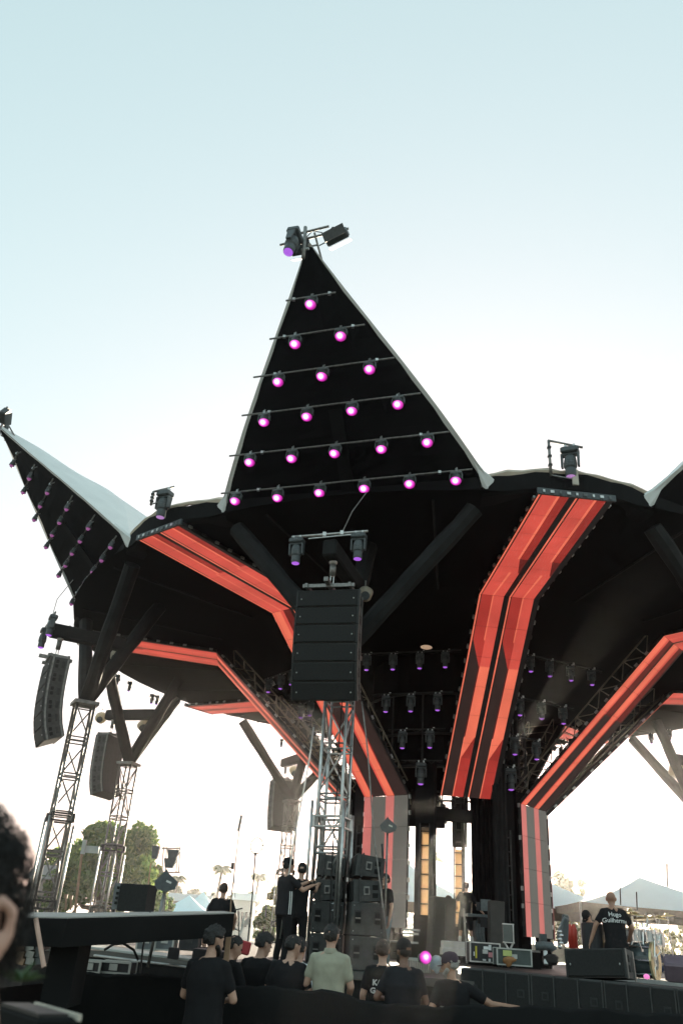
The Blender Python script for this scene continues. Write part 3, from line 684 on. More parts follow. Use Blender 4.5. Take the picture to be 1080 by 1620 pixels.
for i in range(8):
    th = TH0 - 45 * i; e = rad(th); t = Vector((-e.y, e.x, 0)); c = pol(th, 3.3, DECK)
    o = thing('core_column', COLN[i], 'column', c, 'ladder columns round the core')
    Z1 = 7.1
    for a in (-.16, .16):
        for d in (-.2, .2):
            b = MB(); b.tube(c + t * a + e * d, c + t * a + e * d + Vector((0, 0, Z1 - DECK)), .03, n=6); b.build('chord', DARKST, o)
    k = 0
    while DECK + .3 + k * .42 < Z1:
        z = .3 + k * .42
        for d in (-.2, .2):
            b = MB(); b.tube(c + t * -.16 + e * d + Vector((0, 0, z)), c + t * .16 + e * d + Vector((0, 0, z)), .022, n=5); b.build('rung', DARKST, o)
        k += 1
    for sd in ((-1, 1) if i != 4 else (-1,)):
        b = MB(); q = frame(c + t * (sd * (.24 if i != 4 else .2)) + Vector((0, 0, (Z1 - DECK) / 2)), y=e); b.box((0, 0, 0), (.13 if i != 4 else .03, .46, Z1 - DECK)); b.v = [q @ p for p in b.v]; b.build('side_wrap', BLACK, o)
    b = MB(); q = frame(c + Vector((0, 0, 2.45)), y=e); b.box((0, 0, 0), (.30, .015, 2.7)); b.v = [q @ p for p in b.v]; b.build('backing_cloth', TAN, o)
    b = MB(); q = frame(c + Vector((0, 0, 4.85)), y=e); b.box((0, .24, 0), (.62, .02, 1.9)); b.v = [q @ p for p in b.v]; b.build('head_cloth', BLACK, o)
    b = MB(); q = frame(c + Vector((0, 0, .65)), y=e); b.box((0, .24, 0), (.62, .02, 1.2)); b.v = [q @ p for p in b.v]; b.build('foot_cloth', BLACK, o)
def curtain(p0, p1, z0, z1, name, label, folds=9, amp=.07, m_=None):
    p0, p1 = Vector(p0), Vector(p1); d = p1 - p0; nrm = Vector((-d.y, d.x, 0)).normalized(); n = folds * 6
    b = MB(); P = []
    for side in (0, .012):
        for z in (z0, (z0 + z1) / 2, z1):
            for k in range(n + 1):
                f = k / n; w_ = amp * math.sin(2 * math.pi * folds * f + .6 * math.sin(7 * f)) * (1 - .3 * (z - z0) / (z1 - z0))
                P.append(Vector((p0.x + d.x * f, p0.y + d.y * f, z)) + nrm * (w_ + side))
    m1 = n + 1; F = []
    for s in (0, 1):
        for j in range(2):
            for k in range(n):
                q = (s * 3 * m1 + j * m1 + k, s * 3 * m1 + j * m1 + k + 1, s * 3 * m1 + (j + 1) * m1 + k + 1, s * 3 * m1 + (j + 1) * m1 + k); F.append(q if s == 0 else q[::-1])
    b.add(P, F); o = b.build(name, m_ or BLACK, smooth=True); return tag(o, label, 'curtain')
def gp(px, d, z=DECK):
    v = ray(px, 1480); k = d / math.hypot(v.x, v.y); return Vector((v.x * k, v.y * k, z))
curtain(gp(747, 28.2), gp(787, 28.2), DECK, 6.2, 'stage_curtain', 'black pleated curtain right of the glowing gap at the stage centre', 6)
curtain(gp(784, 27.3), gp(808, 27.3), DECK, 7.6, 'stage_curtain', 'narrow greyer curtain column just left of the right ribbon foot', 3, .05, STRUTM)
curtain(gp(806, 29), gp(824, 29.3), DECK, 7.6, 'stage_curtain', 'black curtain immediately beside the right ribbon foot', 3)
curtain(gp(556, 30.5), gp(579, 29.5), DECK, 6.3, 'stage_curtain', 'dark curtain strip left of the left ribbon foot', 3)
# valance pieces over the gaps
for k, (x0, x1, y0, y1, lab) in enumerate(((646, 704, 1306, 1278, 'lower black valance piece above the left bright gap'), (700, 752, 1297, 1282, 'short black valance piece above the brightest gap'), (652, 692, 1280, 1250, 'black cloth box at the head of the ladder column'))):
    a, c = at(x0, y0, 28.0), at(x1, y1, 28.0); b = MB(); b.box(((a.x + c.x) / 2, (a.y + c.y) / 2, (a.z + c.z) / 2), (abs(c.x - a.x), .12 + .05 * k, abs(c.z - a.z) + .05)); b.v = [v + Vector((0, .2 * k, 0)) for v in b.v]
    tag(b.build('valance', BLACK), lab, 'valance', 'black valances')
# scaffold lattice seen against the sky under the ribbon end
sf = thing('scaffold_lattice', 'dark scaffold lattice against bright sky under the front ribbon end', 'scaffold', at(735, 1290, 28.6))
for x in (689, 700, 715, 717, 728, 738, 745, 757, 768, 772):
    b = MB(); b.tube(at(x, 1290, 28.6), at(x - 1, 1248, 28.6), .05 if x in (717, 738) else .028, n=6); b.build('upright', DARKST, sf)
for y in (1252, 1266, 1283, 1290):
    b = MB(); b.tube(at(686, y, 28.55), at(776, y + 4, 28.55), .035, n=6); b.build('ledger', DARKST, sf)
for k in range(14):
    x = 690 + 6 * k + rnd.uniform(-3, 3); y = 1256 + rnd.uniform(0, 26); b = MB(); b.box(at(x, y, 28.4), (rnd.uniform(.05, .18), .08, rnd.uniform(.04, .16))); b.build('fitting', DARKST, sf)
# glimpse of daylight at the roof crown, put in as a glowing ball
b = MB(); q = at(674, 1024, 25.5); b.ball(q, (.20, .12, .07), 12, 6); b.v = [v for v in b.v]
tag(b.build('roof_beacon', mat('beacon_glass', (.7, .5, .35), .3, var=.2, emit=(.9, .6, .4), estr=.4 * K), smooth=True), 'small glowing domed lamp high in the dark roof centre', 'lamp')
# tangle of rigging behind the thin left ribbon: cables and clamps
for grp, (x0, y0, x1, y1, d0, d1, cnt, lab) in enumerate(((415, 1085, 545, 1230, 30, 31, 46, 'tangle of cables and clamps above the thin left ribbon'), (862, 1215, 905, 1160, 29.5, 29, 16, 'bundle of clamps and cable ends left of the right ribbon'))):
    o = thing('rigging_tangle', lab, 'rigging', at((x0 + x1) / 2, (y0 + y1) / 2, d0))
    r2 = random.Random(40 + grp)
    for k in range(cnt):
        f = r2.random(); p = at(x0 + (x1 - x0) * f + r2.uniform(-4, 22), y0 + (y1 - y0) * f + r2.uniform(-26, 4), d0 + (d1 - d0) * f)
        b = MB()
        if k % 3: b.box(p, (r2.uniform(.05, .2), r2.uniform(.05, .2), r2.uniform(.04, .2)), Euler((r2.random(), r2.random(), r2.random())).to_matrix()); b.build('clamp', r2.choice((DARKST, DARKST, STEEL, ALU)), o)
        else: b.path([p, p + Vector((r2.uniform(-.3, .5), r2.uniform(-.2, .2), -r2.uniform(.1, .5))), p + Vector((r2.uniform(.2, .9), 0, -r2.uniform(.1, .6)))], .014, 5); b.build('cable', RUBBER, o)

# signal cables taped down the front tower
for k, (dx, dy) in enumerate(((-.30, -.10), (.31, .12), (.05, -.32))):
    b = MB(); c = pol(TH0, RT, 0); r2 = random.Random(60 + k)
    b.path([Vector((c.x + dx + r2.uniform(-.02, .02), c.y + dy + r2.uniform(-.02, .02), DECK + .1 + (ZT - DECK) * j / 9)) for j in range(10)], .015, 5)
    tag(b.build('tower_cable', RUBBER, smooth=True), ['black cable taped to the left side of the front tower', 'black cable taped to the right side of the front tower', 'black cable hanging down the middle of the front tower'][k], 'cable', 'cables on the front tower')
# ================================================================== stage platform
st = thing('stage_platform', 'wide black octagonal stage platform under the star roof', 'stage', (CX, CY, 0))
n = 8; top = [pol(TH0 - 22.5 + 45 * k, 15.7, DECK) for k in range(8)]
DECKM = mat('stage_deck', (0.07, 0.068, 0.062), 0.55, var=0.3, scale=1.2)
b = MB(); b.prism([p - Vector((0, 0, .12)) for p in top], (0, 0, 0), (0, 0, .12)); b.build('deck', DECKM, st)
for k in range(8):
    a, c = top[k], top[(k + 1) % 8]; cen = Vector((CX, CY, 0)); P = []; m1 = 24
    b = MB()
    for z in (0.0, DECK - .13):
        for j in range(m1 + 1):
            p = a.lerp(c, j / m1); o_ = (p - cen); o_.z = 0; p = p - o_.normalized() * (.05 + .02 * (j % 2)); P.append(Vector((p.x, p.y, z)))
    b.add(P, [(j, j + 1, m1 + 2 + j, m1 + 1 + j) for j in range(m1)]); b.build('skirt', BLACK, st)
# riser at the centre
rs = thing('centre_riser', 'low black riser with equipment at the middle of the stage', 'riser', gp(725, 29.5)); c = gp(725, 29.2)
b = MB(); b.box((c.x, c.y, DECK + .25), (4.6, 2.4, .5)); b.build('riser_top', BLACK, rs)
b = MB(); b.box((c.x, c.y - 1.215, DECK + .47), (4.6, .02, .05)); b.build('edge_strip', STEEL, rs)

# ================================================================== front subwoofers: row from the middle to the right edge
def sub_proto(w=1.22, h=.64, d=.75):
    p = Proto(); b = MB(); b.box((0, 0, h / 2), (w, d, h), bev=.02); bd = p.part('cabinet', b, CABSIDE)
    for k in range(3):
        g_ = MB(); g_.box((-w / 2 + w * (k + .5) / 3, -d / 2 - .004, h / 2), (w / 3 - .03, .03, h - .05), bev=.01); p.part('grille', g_, GRILLE)
    for k in (0, 2):
        g_ = MB(); g_.box((-w / 2 + w * (k + .5) / 3 + .05, -d / 2 - .022, h * .53), (.12, .012, .12)); pl = p.part('badge_plate', g_, CAB)
        g_ = MB(); g_.box((-w / 2 + w * (k + .5) / 3 + .05, -d / 2 - .03, h * .53), (.07, .008, .07)); p.part('badge_ring', g_, GRILLE, pl)
    for k in range(4):
        g_ = MB(); g_.box((-w / 2 + w * k / 3 + (.014 if k == 0 else (-.014 if k == 3 else 0)), -d / 2 - .012, h / 2), (.022, .02, h - .01)); p.part('front_bar', g_, CABSIDE)
    return p
SUB = sub_proto()
edges = [at(728, 1521, 16.4), at(838, 1529.5, 15.6), at(953, 1540, 14.8), at(1068, 1553, 14.0), at(1180, 1565, 13.3)]
SUBL = ['leftmost black front subwoofer behind the grey capped man', 'black front subwoofer left of centre below the small amplifier rack', 'black front subwoofer under the lying speaker, with two square badges', 'black front subwoofer at the right edge below the drum kit']
for k in range(4):
    a, c = edges[k], edges[k + 1]; mid = (a + c) / 2; dx = Vector((c.x - a.x, c.y - a.y, 0)); L = dx.length
    M = frame((mid.x, mid.y, 1.50 - .64), y=Vector((-dx.y, dx.x, 0)) * (1 if dx.x > 0 else -1), scale=1.0)
    M = M @ Matrix.Translation((0, .375, 0)) @ Matrix.Diagonal((L * .985 / 1.22, 1, 1, 1))
    SUB.put('subwoofer', SUBL[k], 'speaker', M, 'front subwoofers')
pl = thing('subwoofer_plinth', 'long black plinth under the row of front subwoofers', 'plinth', gp(900, 15.3, 0))
for k in range(4):
    a, c = edges[k], edges[k + 1]; mid = (a + c) / 2; dx = Vector((c.x - a.x, c.y - a.y, 0)); L = dx.length
    q = frame((mid.x, mid.y, .42), y=Vector((-dx.y, dx.x, 0))); b = MB(); b.box((0, .45, 0), (L, .8, .84)); b.v = [q @ p for p in b.v]; b.build('plinth_block', BLACK, pl)
# lying front-fill cabinet with cables on its end
ff = at(893, 1491, 15.2); fr2 = at(985, 1500, 14.9); dx = Vector((fr2.x - ff.x, fr2.y - ff.y, 0))
FF = cabinet_proto()
M = frame(((ff.x + fr2.x) / 2, (ff.y + fr2.y) / 2, 1.50 + H_ + .015), y=Vector((dx.y, -dx.x, 0)), z=(0, .12, 1))
M = M @ Matrix.Diagonal((dx.length * 1.03 / W_, 1, 1, 1))
FF.put('front_fill_speaker', 'long black speaker lying on top of the front subwoofers', 'speaker', M)
CH = mat('chrome', (.7, .7, .7), .15, metal=1, var=.1)
cb = thing('cable_tail', 'coiled silver cable connectors standing behind the lying speaker', 'connectors', at(886, 1490, 15.4))
b = MB(); b.path([at(884, 1500, 15.4), at(883, 1475, 15.4), at(888, 1462, 15.4), at(893, 1452, 15.4), at(898, 1456, 15.4)], .03, 7); b.build('cable', FIXL, cb, smooth=True)
for k in range(5):
    b = MB(); b.ball(at(885 + (k % 2) * 2, 1474 + 6 * k, 15.35), (.04, .04, .03), 8, 6); b.build('connector', CH, cb, smooth=True)
b = MB(); b.box(at(893, 1470, 15.6), (.11, .08, .45), Euler((0, R(6), 0)).to_matrix(), bev=.02); b.build('bracket', FIX, cb)

# ================================================================== speaker stacks beside the front tower
def sub_side(w=.64, h=.62, d=1.1):
    p = Proto(); b = MB(); b.box((0, 0, h / 2), (w, d, h - .01), bev=.015); bd = p.part('cabinet', b, CABSIDE)
    for sx in (-1, 1):
        r_ = MB(); r_.box((sx * .19, -d / 2 - .002, h * .55), (.13, .02, .25), bev=.008); rc = p.part('handle_plate', r_, CAB)
        r_ = MB(); r_.box((sx * .19, -d / 2 - .014, h * .60), (.10, .012, .11)); p.part('handle_hole', r_, HOLE, rc)
        r_ = MB(); r_.box((sx * .19, -d / 2 - .014, h * .42), (.10, .012, .06)); p.part('handle_hole', r_, HOLE, rc)
        r_ = MB(); r_.tube((sx * .24, -d / 2 - .05, h * .51), (sx * .14, -d / 2 - .05, h * .51), .014, n=6); p.part('handle_bar', r_, STEEL, rc)
    for sx, sz in ((-1, .08), (1, .08), (-1, .55), (1, .55)):
        r_ = MB(); r_.ball((sx * (w / 2 - .05), -d / 2 - .004, sz), .012, 6, 4); p.part('bolt', r_, ALU)
    return p
SS = sub_side()
def side_cab():
    """array cabinet standing with its end panel towards -y"""
    p = Proto(); b = MB(); b.add([(-.28, -.73, 0), (.28, -.73, .03), (.28, -.73, .37), (-.28, -.73, .40), (-.28, .73, 0), (.28, .73, .03), (.28, .73, .37), (-.28, .73, .40)], [(0, 1, 2, 3), (7, 6, 5, 4), (0, 4, 5, 1), (1, 5, 6, 2), (2, 6, 7, 3), (3, 7, 4, 0)])
    bd = p.part('cabinet', b, CABSIDE)
    for z in (.12, .26):
        r_ = MB(); r_.box((.14, -.735, z), (.11, .02, .085), bev=.006); p.part('handle_hole', r_, HOLE, bd)
    r_ = MB(); r_.box((-.03, -.735, .20), (.12, .02, .16), bev=.01); hp = p.part('handle_plate', r_, STEEL, bd)
    r_ = MB(); r_.box((-.03, -.742, .20), (.08, .02, .10), bev=.01); p.part('handle_hole', r_, CAB, hp)
    r_ = MB(); r_.box((-.16, -.75, .2), (.035, .03, .44)); p.part('rigging_bar', r_, DARKST)
    r_ = MB(); r_.box((-.285, 0, .2), (.02, 1.40, .34)); p.part('grille', r_, GRILLE)
    return p
SCB = side_cab()
for (px, d, tagn, yaw) in ((578, 17.1, 'right of the front tower', 3), (519, 17.7, 'seen through the front tower', -4)):
    c = gp(px, d); tv = Vector((0, 1, 0)); q0 = Matrix.Translation(c + Vector((0, .55, 0))) @ Matrix.Rotation(R(yaw), 4, 'Z')
    SS.put('subwoofer', 'lower square black subwoofer in the stack %s' % tagn, 'speaker', q0 @ Matrix.Diagonal((1, 1, .93, 1)), 'stacked subwoofers')
    SS.put('subwoofer', 'upper square black subwoofer in the stack %s' % tagn, 'speaker', q0 @ Matrix.Translation((0, 0, .58)) @ Matrix.Diagonal((1, 1, .93, 1)), 'stacked subwoofers')
    SCB.put('stacked_array_speaker', 'lower small speaker on the subwoofers %s' % tagn, 'speaker', q0 @ Matrix.Translation((.0, .2, 1.16)) @ Matrix.Rotation(R(-3), 4, 'Y'), 'small speakers on the stacks')
    SCB.put('stacked_array_speaker', 'topmost small tilted speaker %s' % tagn, 'speaker', q0 @ Matrix.Translation((.0, .2, 1.60)) @ Matrix.Rotation(R(4), 4, 'Y'), 'small speakers on the stacks')
# tower-side platform frame and hanging cables
for k, (x0, y0, x1, y1, d, lab) in enumerate(((572, 1110, 610, 1490, 16.9, 'long steel cable running from the front hang down past the speaker stack'), (496, 1150, 441, 1485, 16.3, 'thin guy cable slanting down left of the front tower'), (604, 1335, 602, 1470, 17.0, 'chain hanging under the black paddle antenna'))):
    b = MB(); a, c = at(x0, y0, d), at(x1, y1, d); b.path([a.lerp(c, j / 8) + Vector((.02 * math.sin(j), 0, 0)) for j in range(9)], .016 if k < 2 else .022, 5)
    tag(b.build('hanging_cable', [STEEL, ALU, DARKST][k], smooth=True), lab, 'cable', 'cables by the front tower')
# paddle antennas (black, white sticker) on poles
def paddle(px, py, d, s, label, ybase, lean=0):
    p = at(px, py, d); o = thing('paddle_antenna', label, 'antenna', at(px + lean, ybase, d), 'black paddle antennas')
    sh = [(-.42, .02), (-.12, .34), (-.02, .48), (.06, .36), (.46, .06), (.40, -.18), (.05, -.30), (-.30, -.22)]
    b = MB(); b.prism([p + Vector((x * s, -.03, z * s)) for x, z in sh], (0, 0, 0), (0, .06, 0)); b.build('paddle', FIX, o)
    b = MB(); b.box(p + Vector((.14 * s, -.04, .04 * s)), (.20 * s, .012, .07 * s), Euler((0, R(18), 0)).to_matrix()); b.build('sticker', mat('sticker_white', (.6, .6, .58), .6, var=.1), o)
    b = MB(); b.tube(p + Vector((0, .03, -.2 * s)), at(px + lean, ybase, d), .022, n=6); b.build('pole', STEEL, o, smooth=True)
    b = MB(); b.box(p + Vector((0, .05, -.24 * s)), (.1 * s, .1, .14 * s)); b.build('clamp', DARKST, o)
paddle(613, 1308, 17.3, .40, 'black paddle antenna on a pole in front of the left ribbon foot', 1500, -6)
paddle(262, 1397, 11.6, .34, 'black paddle antenna on a pole behind the black walkway', 1530, -28)
# items on the centre riser and by the front edge
CASEM = mat('case_black', (.025, .025, .028), .6, var=.25, scale=9)
def flight_case(px, py, d, w, dp, h, label, m_=None, yaw=0, edge=ALU):
    c = at(px, py, d); q = Matrix.Translation(c) @ Matrix.Rotation(R(yaw), 4, 'Z')
    o = thing('flight_case', label, 'flight case', M=q, group='flight cases'); b = MB(); b.box((0, 0, h / 2), (w, dp, h)); b.build('shell', m_ or CASEM, o, local=True)
    for sx in (-1, 1):
        for sy in (-1, 1):
            b = MB(); b.box((sx * w / 2, sy * dp / 2, h / 2), (.025, .025, h + .01)); b.build('corner_rail', edge, o, local=True)
    for sz in (0.005, h):
        for sy in (-1, 1):
            b = MB(); b.box((0, sy * dp / 2, sz), (w, .026, .022)); b.build('edge_rail', edge, o, local=True)
    b = MB(); b.box((0, -dp / 2 - .01, h * .55), (.10, .02, .07)); b.build('latch', edge, o, local=True)
    return o, q
RACK = mat('white_rack', (.45, .45, .42), .5, var=.15)
flight_case(719, 1500, 21, .56, .4, .13, 'pale equipment rack unit on top behind the grey capped man', RACK)
flight_case(719, 1511, 21, .60, .4, .13, 'pale equipment rack unit underneath, partly hidden by the cap', RACK)
o, q = flight_case(764, 1522, 17.5, .56, .4, .32, 'black case with white, yellow and pink stickers on the stage edge')
for (x, z, w_, h_, c_) in ((-.17, .16, .03, .20, (.6, .5, .05)), (-.21, .13, .02, .07, (.7, .7, .68)), (.02, .24, .10, .05, (.7, .7, .7)), (.09, .25, .05, .09, (.7, .7, .7)), (.11, .13, .10, .08, (.6, .25, .27)), (.20, .16, .025, .2, (.6, .6, .6)), (-.02, .04, .06, .03, (.6, .6, .6)), (.08, .04, .04, .05, (.6, .6, .6))):
    b = MB(); b.box((x, -.206, z), (w_, .008, h_)); b.build('sticker', mat('sticker_%d_%d' % (x * 100, z * 100), c_, .6, var=.15), o, local=True)
flight_case(810, 1527, 17.0, .62, .35, .26, 'grey guitar amplifier case with white edges on the front edge', mat('amp_grey', (.07, .085, .08), .7, var=.2), edge=RACK)
PGREEN = mat('yellow_note', (.5, .55, .2), .8, var=.1)
b = MB(); b.box(at(802, 1508, 16.75), (.16, .01, .09)); tag(b.build('paper_note', PGREEN), 'yellow green paper note stuck on the grey amplifier', 'note')
b = MB(); bb = at(806, 1521, 16.6); b.ball(bb, (.10, .05, .07), 12, 9); b.v = [v + (v - bb) * (.9 * noise.noise(v * 14)) + Vector((.3 * (v.z - bb.z), 0, 0)) for v in b.v]; tag(b.build('brown_bag', mat('brown_leather', (.30, .14, .05), .6, var=.3), smooth=True), 'crumpled brown bag leaning on the grey amplifier', 'bag')
# upright glass-sided lamp on a chrome stand
o = thing('screen_lamp', 'upright rectangular glass panel lamp on a chrome swivel stand', 'lamp', at(805, 1522, 18))
for nm, c, sz, m_ in (('glass', at(803, 1476, 18), (.20, .05, .30), mat('grey_glass', (.10, .12, .115), .15, var=.1)), ('frame_side', at(796, 1476, 18), (.02, .07, .34), ALU), ('frame_side', at(811, 1477, 18), (.02, .07, .34), ALU), ('frame_top', at(803, 1462, 18), (.22, .07, .02), ALU), ('frame_bottom', at(804, 1491, 18), (.22, .07, .02), ALU)):
    b = MB(); b.box(c, sz); b.build(nm, m_, o)
for dx in (-.09, .09):
    b = MB(); b.tube(at(804, 1491, 18) + Vector((dx, 0, 0)), at(805, 1504, 18), .02, n=6); b.build('stand_fork', ALU, o)
b = MB(); b.tube(at(805, 1503, 18), at(805, 1522, 18), .025, n=8); b.build('stem', ALU, o)
# stage piano / console table by the central crew man
o = thing('console_desk', 'cluttered keyboard console on a stand beside the crew man', 'console', gp(763, 26, DECK))
for nm, x, y, sz, m_ in (('desk_top', 763, 1449, (.95, .5, .07), FIXL), ('desk_box', 772, 1460, (.55, .5, .25), CASEM), ('leg', 752, 1475, (.06, .4, .6), FIX), ('leg', 778, 1475, (.06, .4, .6), FIX), ('screen', 768, 1432, (.30, .04, .30), FIXL), ('screen', 759, 1434, (.22, .04, .22), CASEM)):
    b = MB(); b.box(at(x, y, 26), sz); b.build(nm, m_, o)
for k in range(3):
    b = MB(); b.path([at(756 + 4 * k, 1462, 25.8), at(753 + 5 * k, 1475, 25.7), at(757 + 4 * k, 1492, 25.6)], .045, 6); b.build('hose', FIXL, o, smooth=True)
b = MB(); b.box(at(784, 1462, 25), (.42, .3, 1.15), Euler((0, R(2), 0)).to_matrix(), bev=.02); b.box(at(784, 1462, 25) + Vector((0, -.16, 0)), (.36, .02, 1.05))
tag(b.build('keyboard_case', mat('case_brown_black', (.06, .055, .05), .7, var=.2)), 'tall dark instrument case standing right of the console', 'case')
b = MB(); b.box(at(697, 1470, 24.5), (.62, .6, 1.55), Euler((0, R(3), R(8))).to_matrix(), bev=.03); b.box(at(709, 1475, 24.2), (.2, .45, 1.3), bev=.02)
tag(b.build('equipment_cabinet', mat('cabinet_dark', (.02, .02, .02), .75, var=.3)), 'tall dark equipment cabinet left of the centre crew man', 'cabinet')
# pink floor lamp glaring towards the camera, and its radiator-like neighbour
p = at(673, 1516, 17.4)
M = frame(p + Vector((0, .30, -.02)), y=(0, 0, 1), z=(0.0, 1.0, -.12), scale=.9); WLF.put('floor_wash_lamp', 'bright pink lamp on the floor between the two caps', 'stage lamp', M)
o = thing('vent_rack', 'white slotted vent panel on the floor beside the pink lamp', 'vent', at(664, 1535, 18.2))
b = MB(); b.box(at(664, 1518, 18.2), (.55, .04, .05)); b.build('top_rail', RACK, o)
for k in range(12):
    b = MB(); b.box(at(648 + 2.9 * k, 1528, 18.2), (.016, .05, .24)); b.build('slat', RACK, o)
b = MB(); r2 = random.Random(3); c0 = at(688, 1524, 18)
b.ball(c0, (.11, .09, .15), 12, 9); b.v = [v + (v - c0) * .5 * noise.noise(v * 8) for v in b.v]; tag(b.build('plastic_bag', mat('pale_plastic', (.42, .48, .52), .35, var=.4, scale=10), smooth=True), 'crumpled pale plastic bag right of the pink lamp', 'bag')
for k, (x, y, w_) in enumerate(((650, 1491, .28), (692, 1536, .2), (553, 1536, .25), (648, 1477, .35), (650, 1471, .35))):
    b = MB(); b.box(at(x, y, 19), (w_, .2, .035)); tag(b.build('floor_plate', RACK if k != 1 else WOOD), ['pale plate on the dark floor left of the pink lamp', 'small wooden block right of the plastic bag', 'pale plate at the foot of the speaker stack', 'lower pale shelf in the dark left of the cabinet', 'upper pale shelf in the dark left of the cabinet'][k], 'plate')
b = MB(); b.tube(at(733, 1437, 20), at(738, 1524, 20), .022, n=6); tag(b.build('mic_stand', STEEL), 'thin upright microphone stand in front of the centre crew man', 'stand')
# pedestal with pipe under the right ribbon foot
o = thing('ribbon_pedestal', 'grey pipe pedestal under the right ribbon foot', 'pedestal', gp(857, 24, DECK))
b = MB(); b.path([at(846, 1497, 19), at(860, 1496, 19), at(872, 1497, 19), at(876, 1504, 19)], .08, 9); b.build('elbow_pipe', FIXL, o, smooth=True)
b = MB(); b.box(at(858, 1487, 19.1), (.14, .12, .22)); b.build('neck', FIX, o)
b = MB(); b.tube(at(862, 1505, 18.9), at(863, 1526, 18.8), .045, n=8); b.build('stem', ALU, o)
b = MB(); b.box(at(870, 1518, 18.9), (.3, .2, .2), bev=.05); b.build('counterweight', RUBBER, o)

# ================================================================== drum kit
SHELL = mat('drum_silver', (.55, .60, .62), .25, metal=.6, var=.3); DSH = mat('drum_dark_shell', (.03, .04, .042), .2, var=.3, spec=.8); SKIN_ = mat('drum_head', (.62, .60, .55), .5, var=.08); BRASS = mat('cymbal_brass', (.62, .52, .30), .3, metal=.9, var=.2)
dk = thing('drum_kit', 'chrome drum kit with dark bass drum and cymbals at the right of the stage', 'drum kit', gp(1012, 17.6, DECK))
d0 = 17.4
bc = at(1013, 1519, d0); ax = Vector((.75, -.55, 0)).normalized(); q = frame(bc, y=Vector((0, 0, 1)), z=ax)
b = MB(); b.lathe([(.285, -.24), (.285, .24)], 28, q); b.build('bass_drum', DSH, dk, smooth=False)
for zz in (-.25, .25):
    b = MB(); b.lathe([(.29, zz - .02), (.315, zz - .02), (.315, zz + .02), (.29, zz + .02)], 28, q); hp_ = b.build('hoop', BRASS, dk, smooth=False)
b = MB(); b.lathe([(.28, .262), (.14, .266), (.005, .268)], 24, q); b.build('drum_head', SKIN_, dk)
b = MB(); b.lathe([(.14, .272), (.004, .274)], 20, q); b.build('head_patch', FIXL, dk)
for k in range(8):
    a_ = 2 * math.pi * k / 8; b = MB(); b.tube(q @ Vector((.30 * math.cos(a_), .30 * math.sin(a_), -.24)), q @ Vector((.30 * math.cos(a_), .30 * math.sin(a_), .24)), .012, n=5); b.build('tension_rod', CH, dk)
for (x, y, r_, h_) in ((1003, 1480, .17, .2), (1024, 1481, .15, .18), (1037, 1486, .13, .2), (990, 1500, .17, .16)):
    c = at(x, y, d0 + .1); b = MB(); b.lathe([(r_, -h_ / 2), (r_, h_ / 2)], 20, Matrix.Translation(c)); tm = b.build('tom', SHELL, dk)
    for zz in (-h_ / 2, h_ / 2):
        b = MB(); b.lathe([(r_ - .004, zz - .012), (r_ + .015, zz - .012), (r_ + .015, zz + .012), (r_ - .004, zz + .012)], 20, Matrix.Translation(c)); b.build('rim', CH, tm)
    for k in range(6):
        a_ = k * 1.047; b = MB(); b.box(c + Vector(((r_ + .012) * math.cos(a_), (r_ + .012) * math.sin(a_), 0)), (.025, .025, h_ * .8)); b.build('lug', CH, tm)
for (x, y, r_, tl) in ((1004, 1446, .21, 6), (1022, 1452, .24, -8), (1041, 1451, .18, 10), (996, 1441, .17, 4), (1054, 1448, .14, -5)):
    c = at(x, y, d0 + .15); mm = Matrix.Translation(c) @ Matrix.Rotation(R(tl), 4, 'X') @ Matrix.Rotation(R(tl * .7), 4, 'Y'); b = MB(); b.lathe([(r_, -.012), (r_ * .5, .004), (r_ * .22, .01), (.035, .035), (.004, .04)], 22, mm); b.build('cymbal', BRASS, dk, smooth=True)
    b = MB(); b.tube(c, Vector((c.x + .04, c.y, DECK + .1)), .012, n=5); b.build('cymbal_stand', CH, dk)
for (x0, y0, x1, y1) in ((985, 1535, 1000, 1490), (1018, 1545, 1016, 1460), (1036, 1548, 1034, 1470), (976, 1520, 985, 1480), (1008, 1530, 990, 1545)):
    b = MB(); b.tube(at(x0, y0, d0 - .2), at(x1, y1, d0 - .1), .014, n=6); b.build('stand_leg', CH, dk)
r2 = random.Random(77)
for k in range(16):
    x = 978 + r2.uniform(0, 78); y = 1470 + r2.uniform(0, 60); b = MB(); p = at(x, y, d0 - r2.uniform(.1, .5)); b.tube(p, p + Vector((r2.uniform(-.12, .12), 0, r2.uniform(.1, .35))), .009, n=5); b.build('stand_tube', CH, dk)
    b = MB(); b.box(p, (.035, .035, .04)); b.build('wing_clamp', CH, dk)
b = MB(); b.box(Vector((bc.x + .3, bc.y + .1, DECK + .11)), (2.6, 1.8, .2)); tag(b.build('drum_riser', mat('riser_grey', (.30, .30, .29), .6, var=.15)), 'pale low riser carrying the drum kit', 'riser')
b = MB(); c = at(1022, 1545, 16.0); b.ball(c, (.05, .05, .04)); tag(b.build('pink_floor_light', mat('pink_glow', (.4, .1, .3), .4, var=0, emit=(.9, .25, .6), estr=1.0 * K), smooth=True), 'small pink floor light in front of the bass drum', 'lamp')
b = MB(); c = at(1068, 1533, 15.6); b.box(c, (.35, .3, .3), Euler((R(28), 0, R(-20))).to_matrix(), bev=.03); tag(b.build('wedge_monitor', mat('wedge_grey', (.16, .12, .15), .7, var=.2)), 'grey wedge monitor catching pink light at the right edge', 'monitor')  # pink light on the wedge is put into its base colour
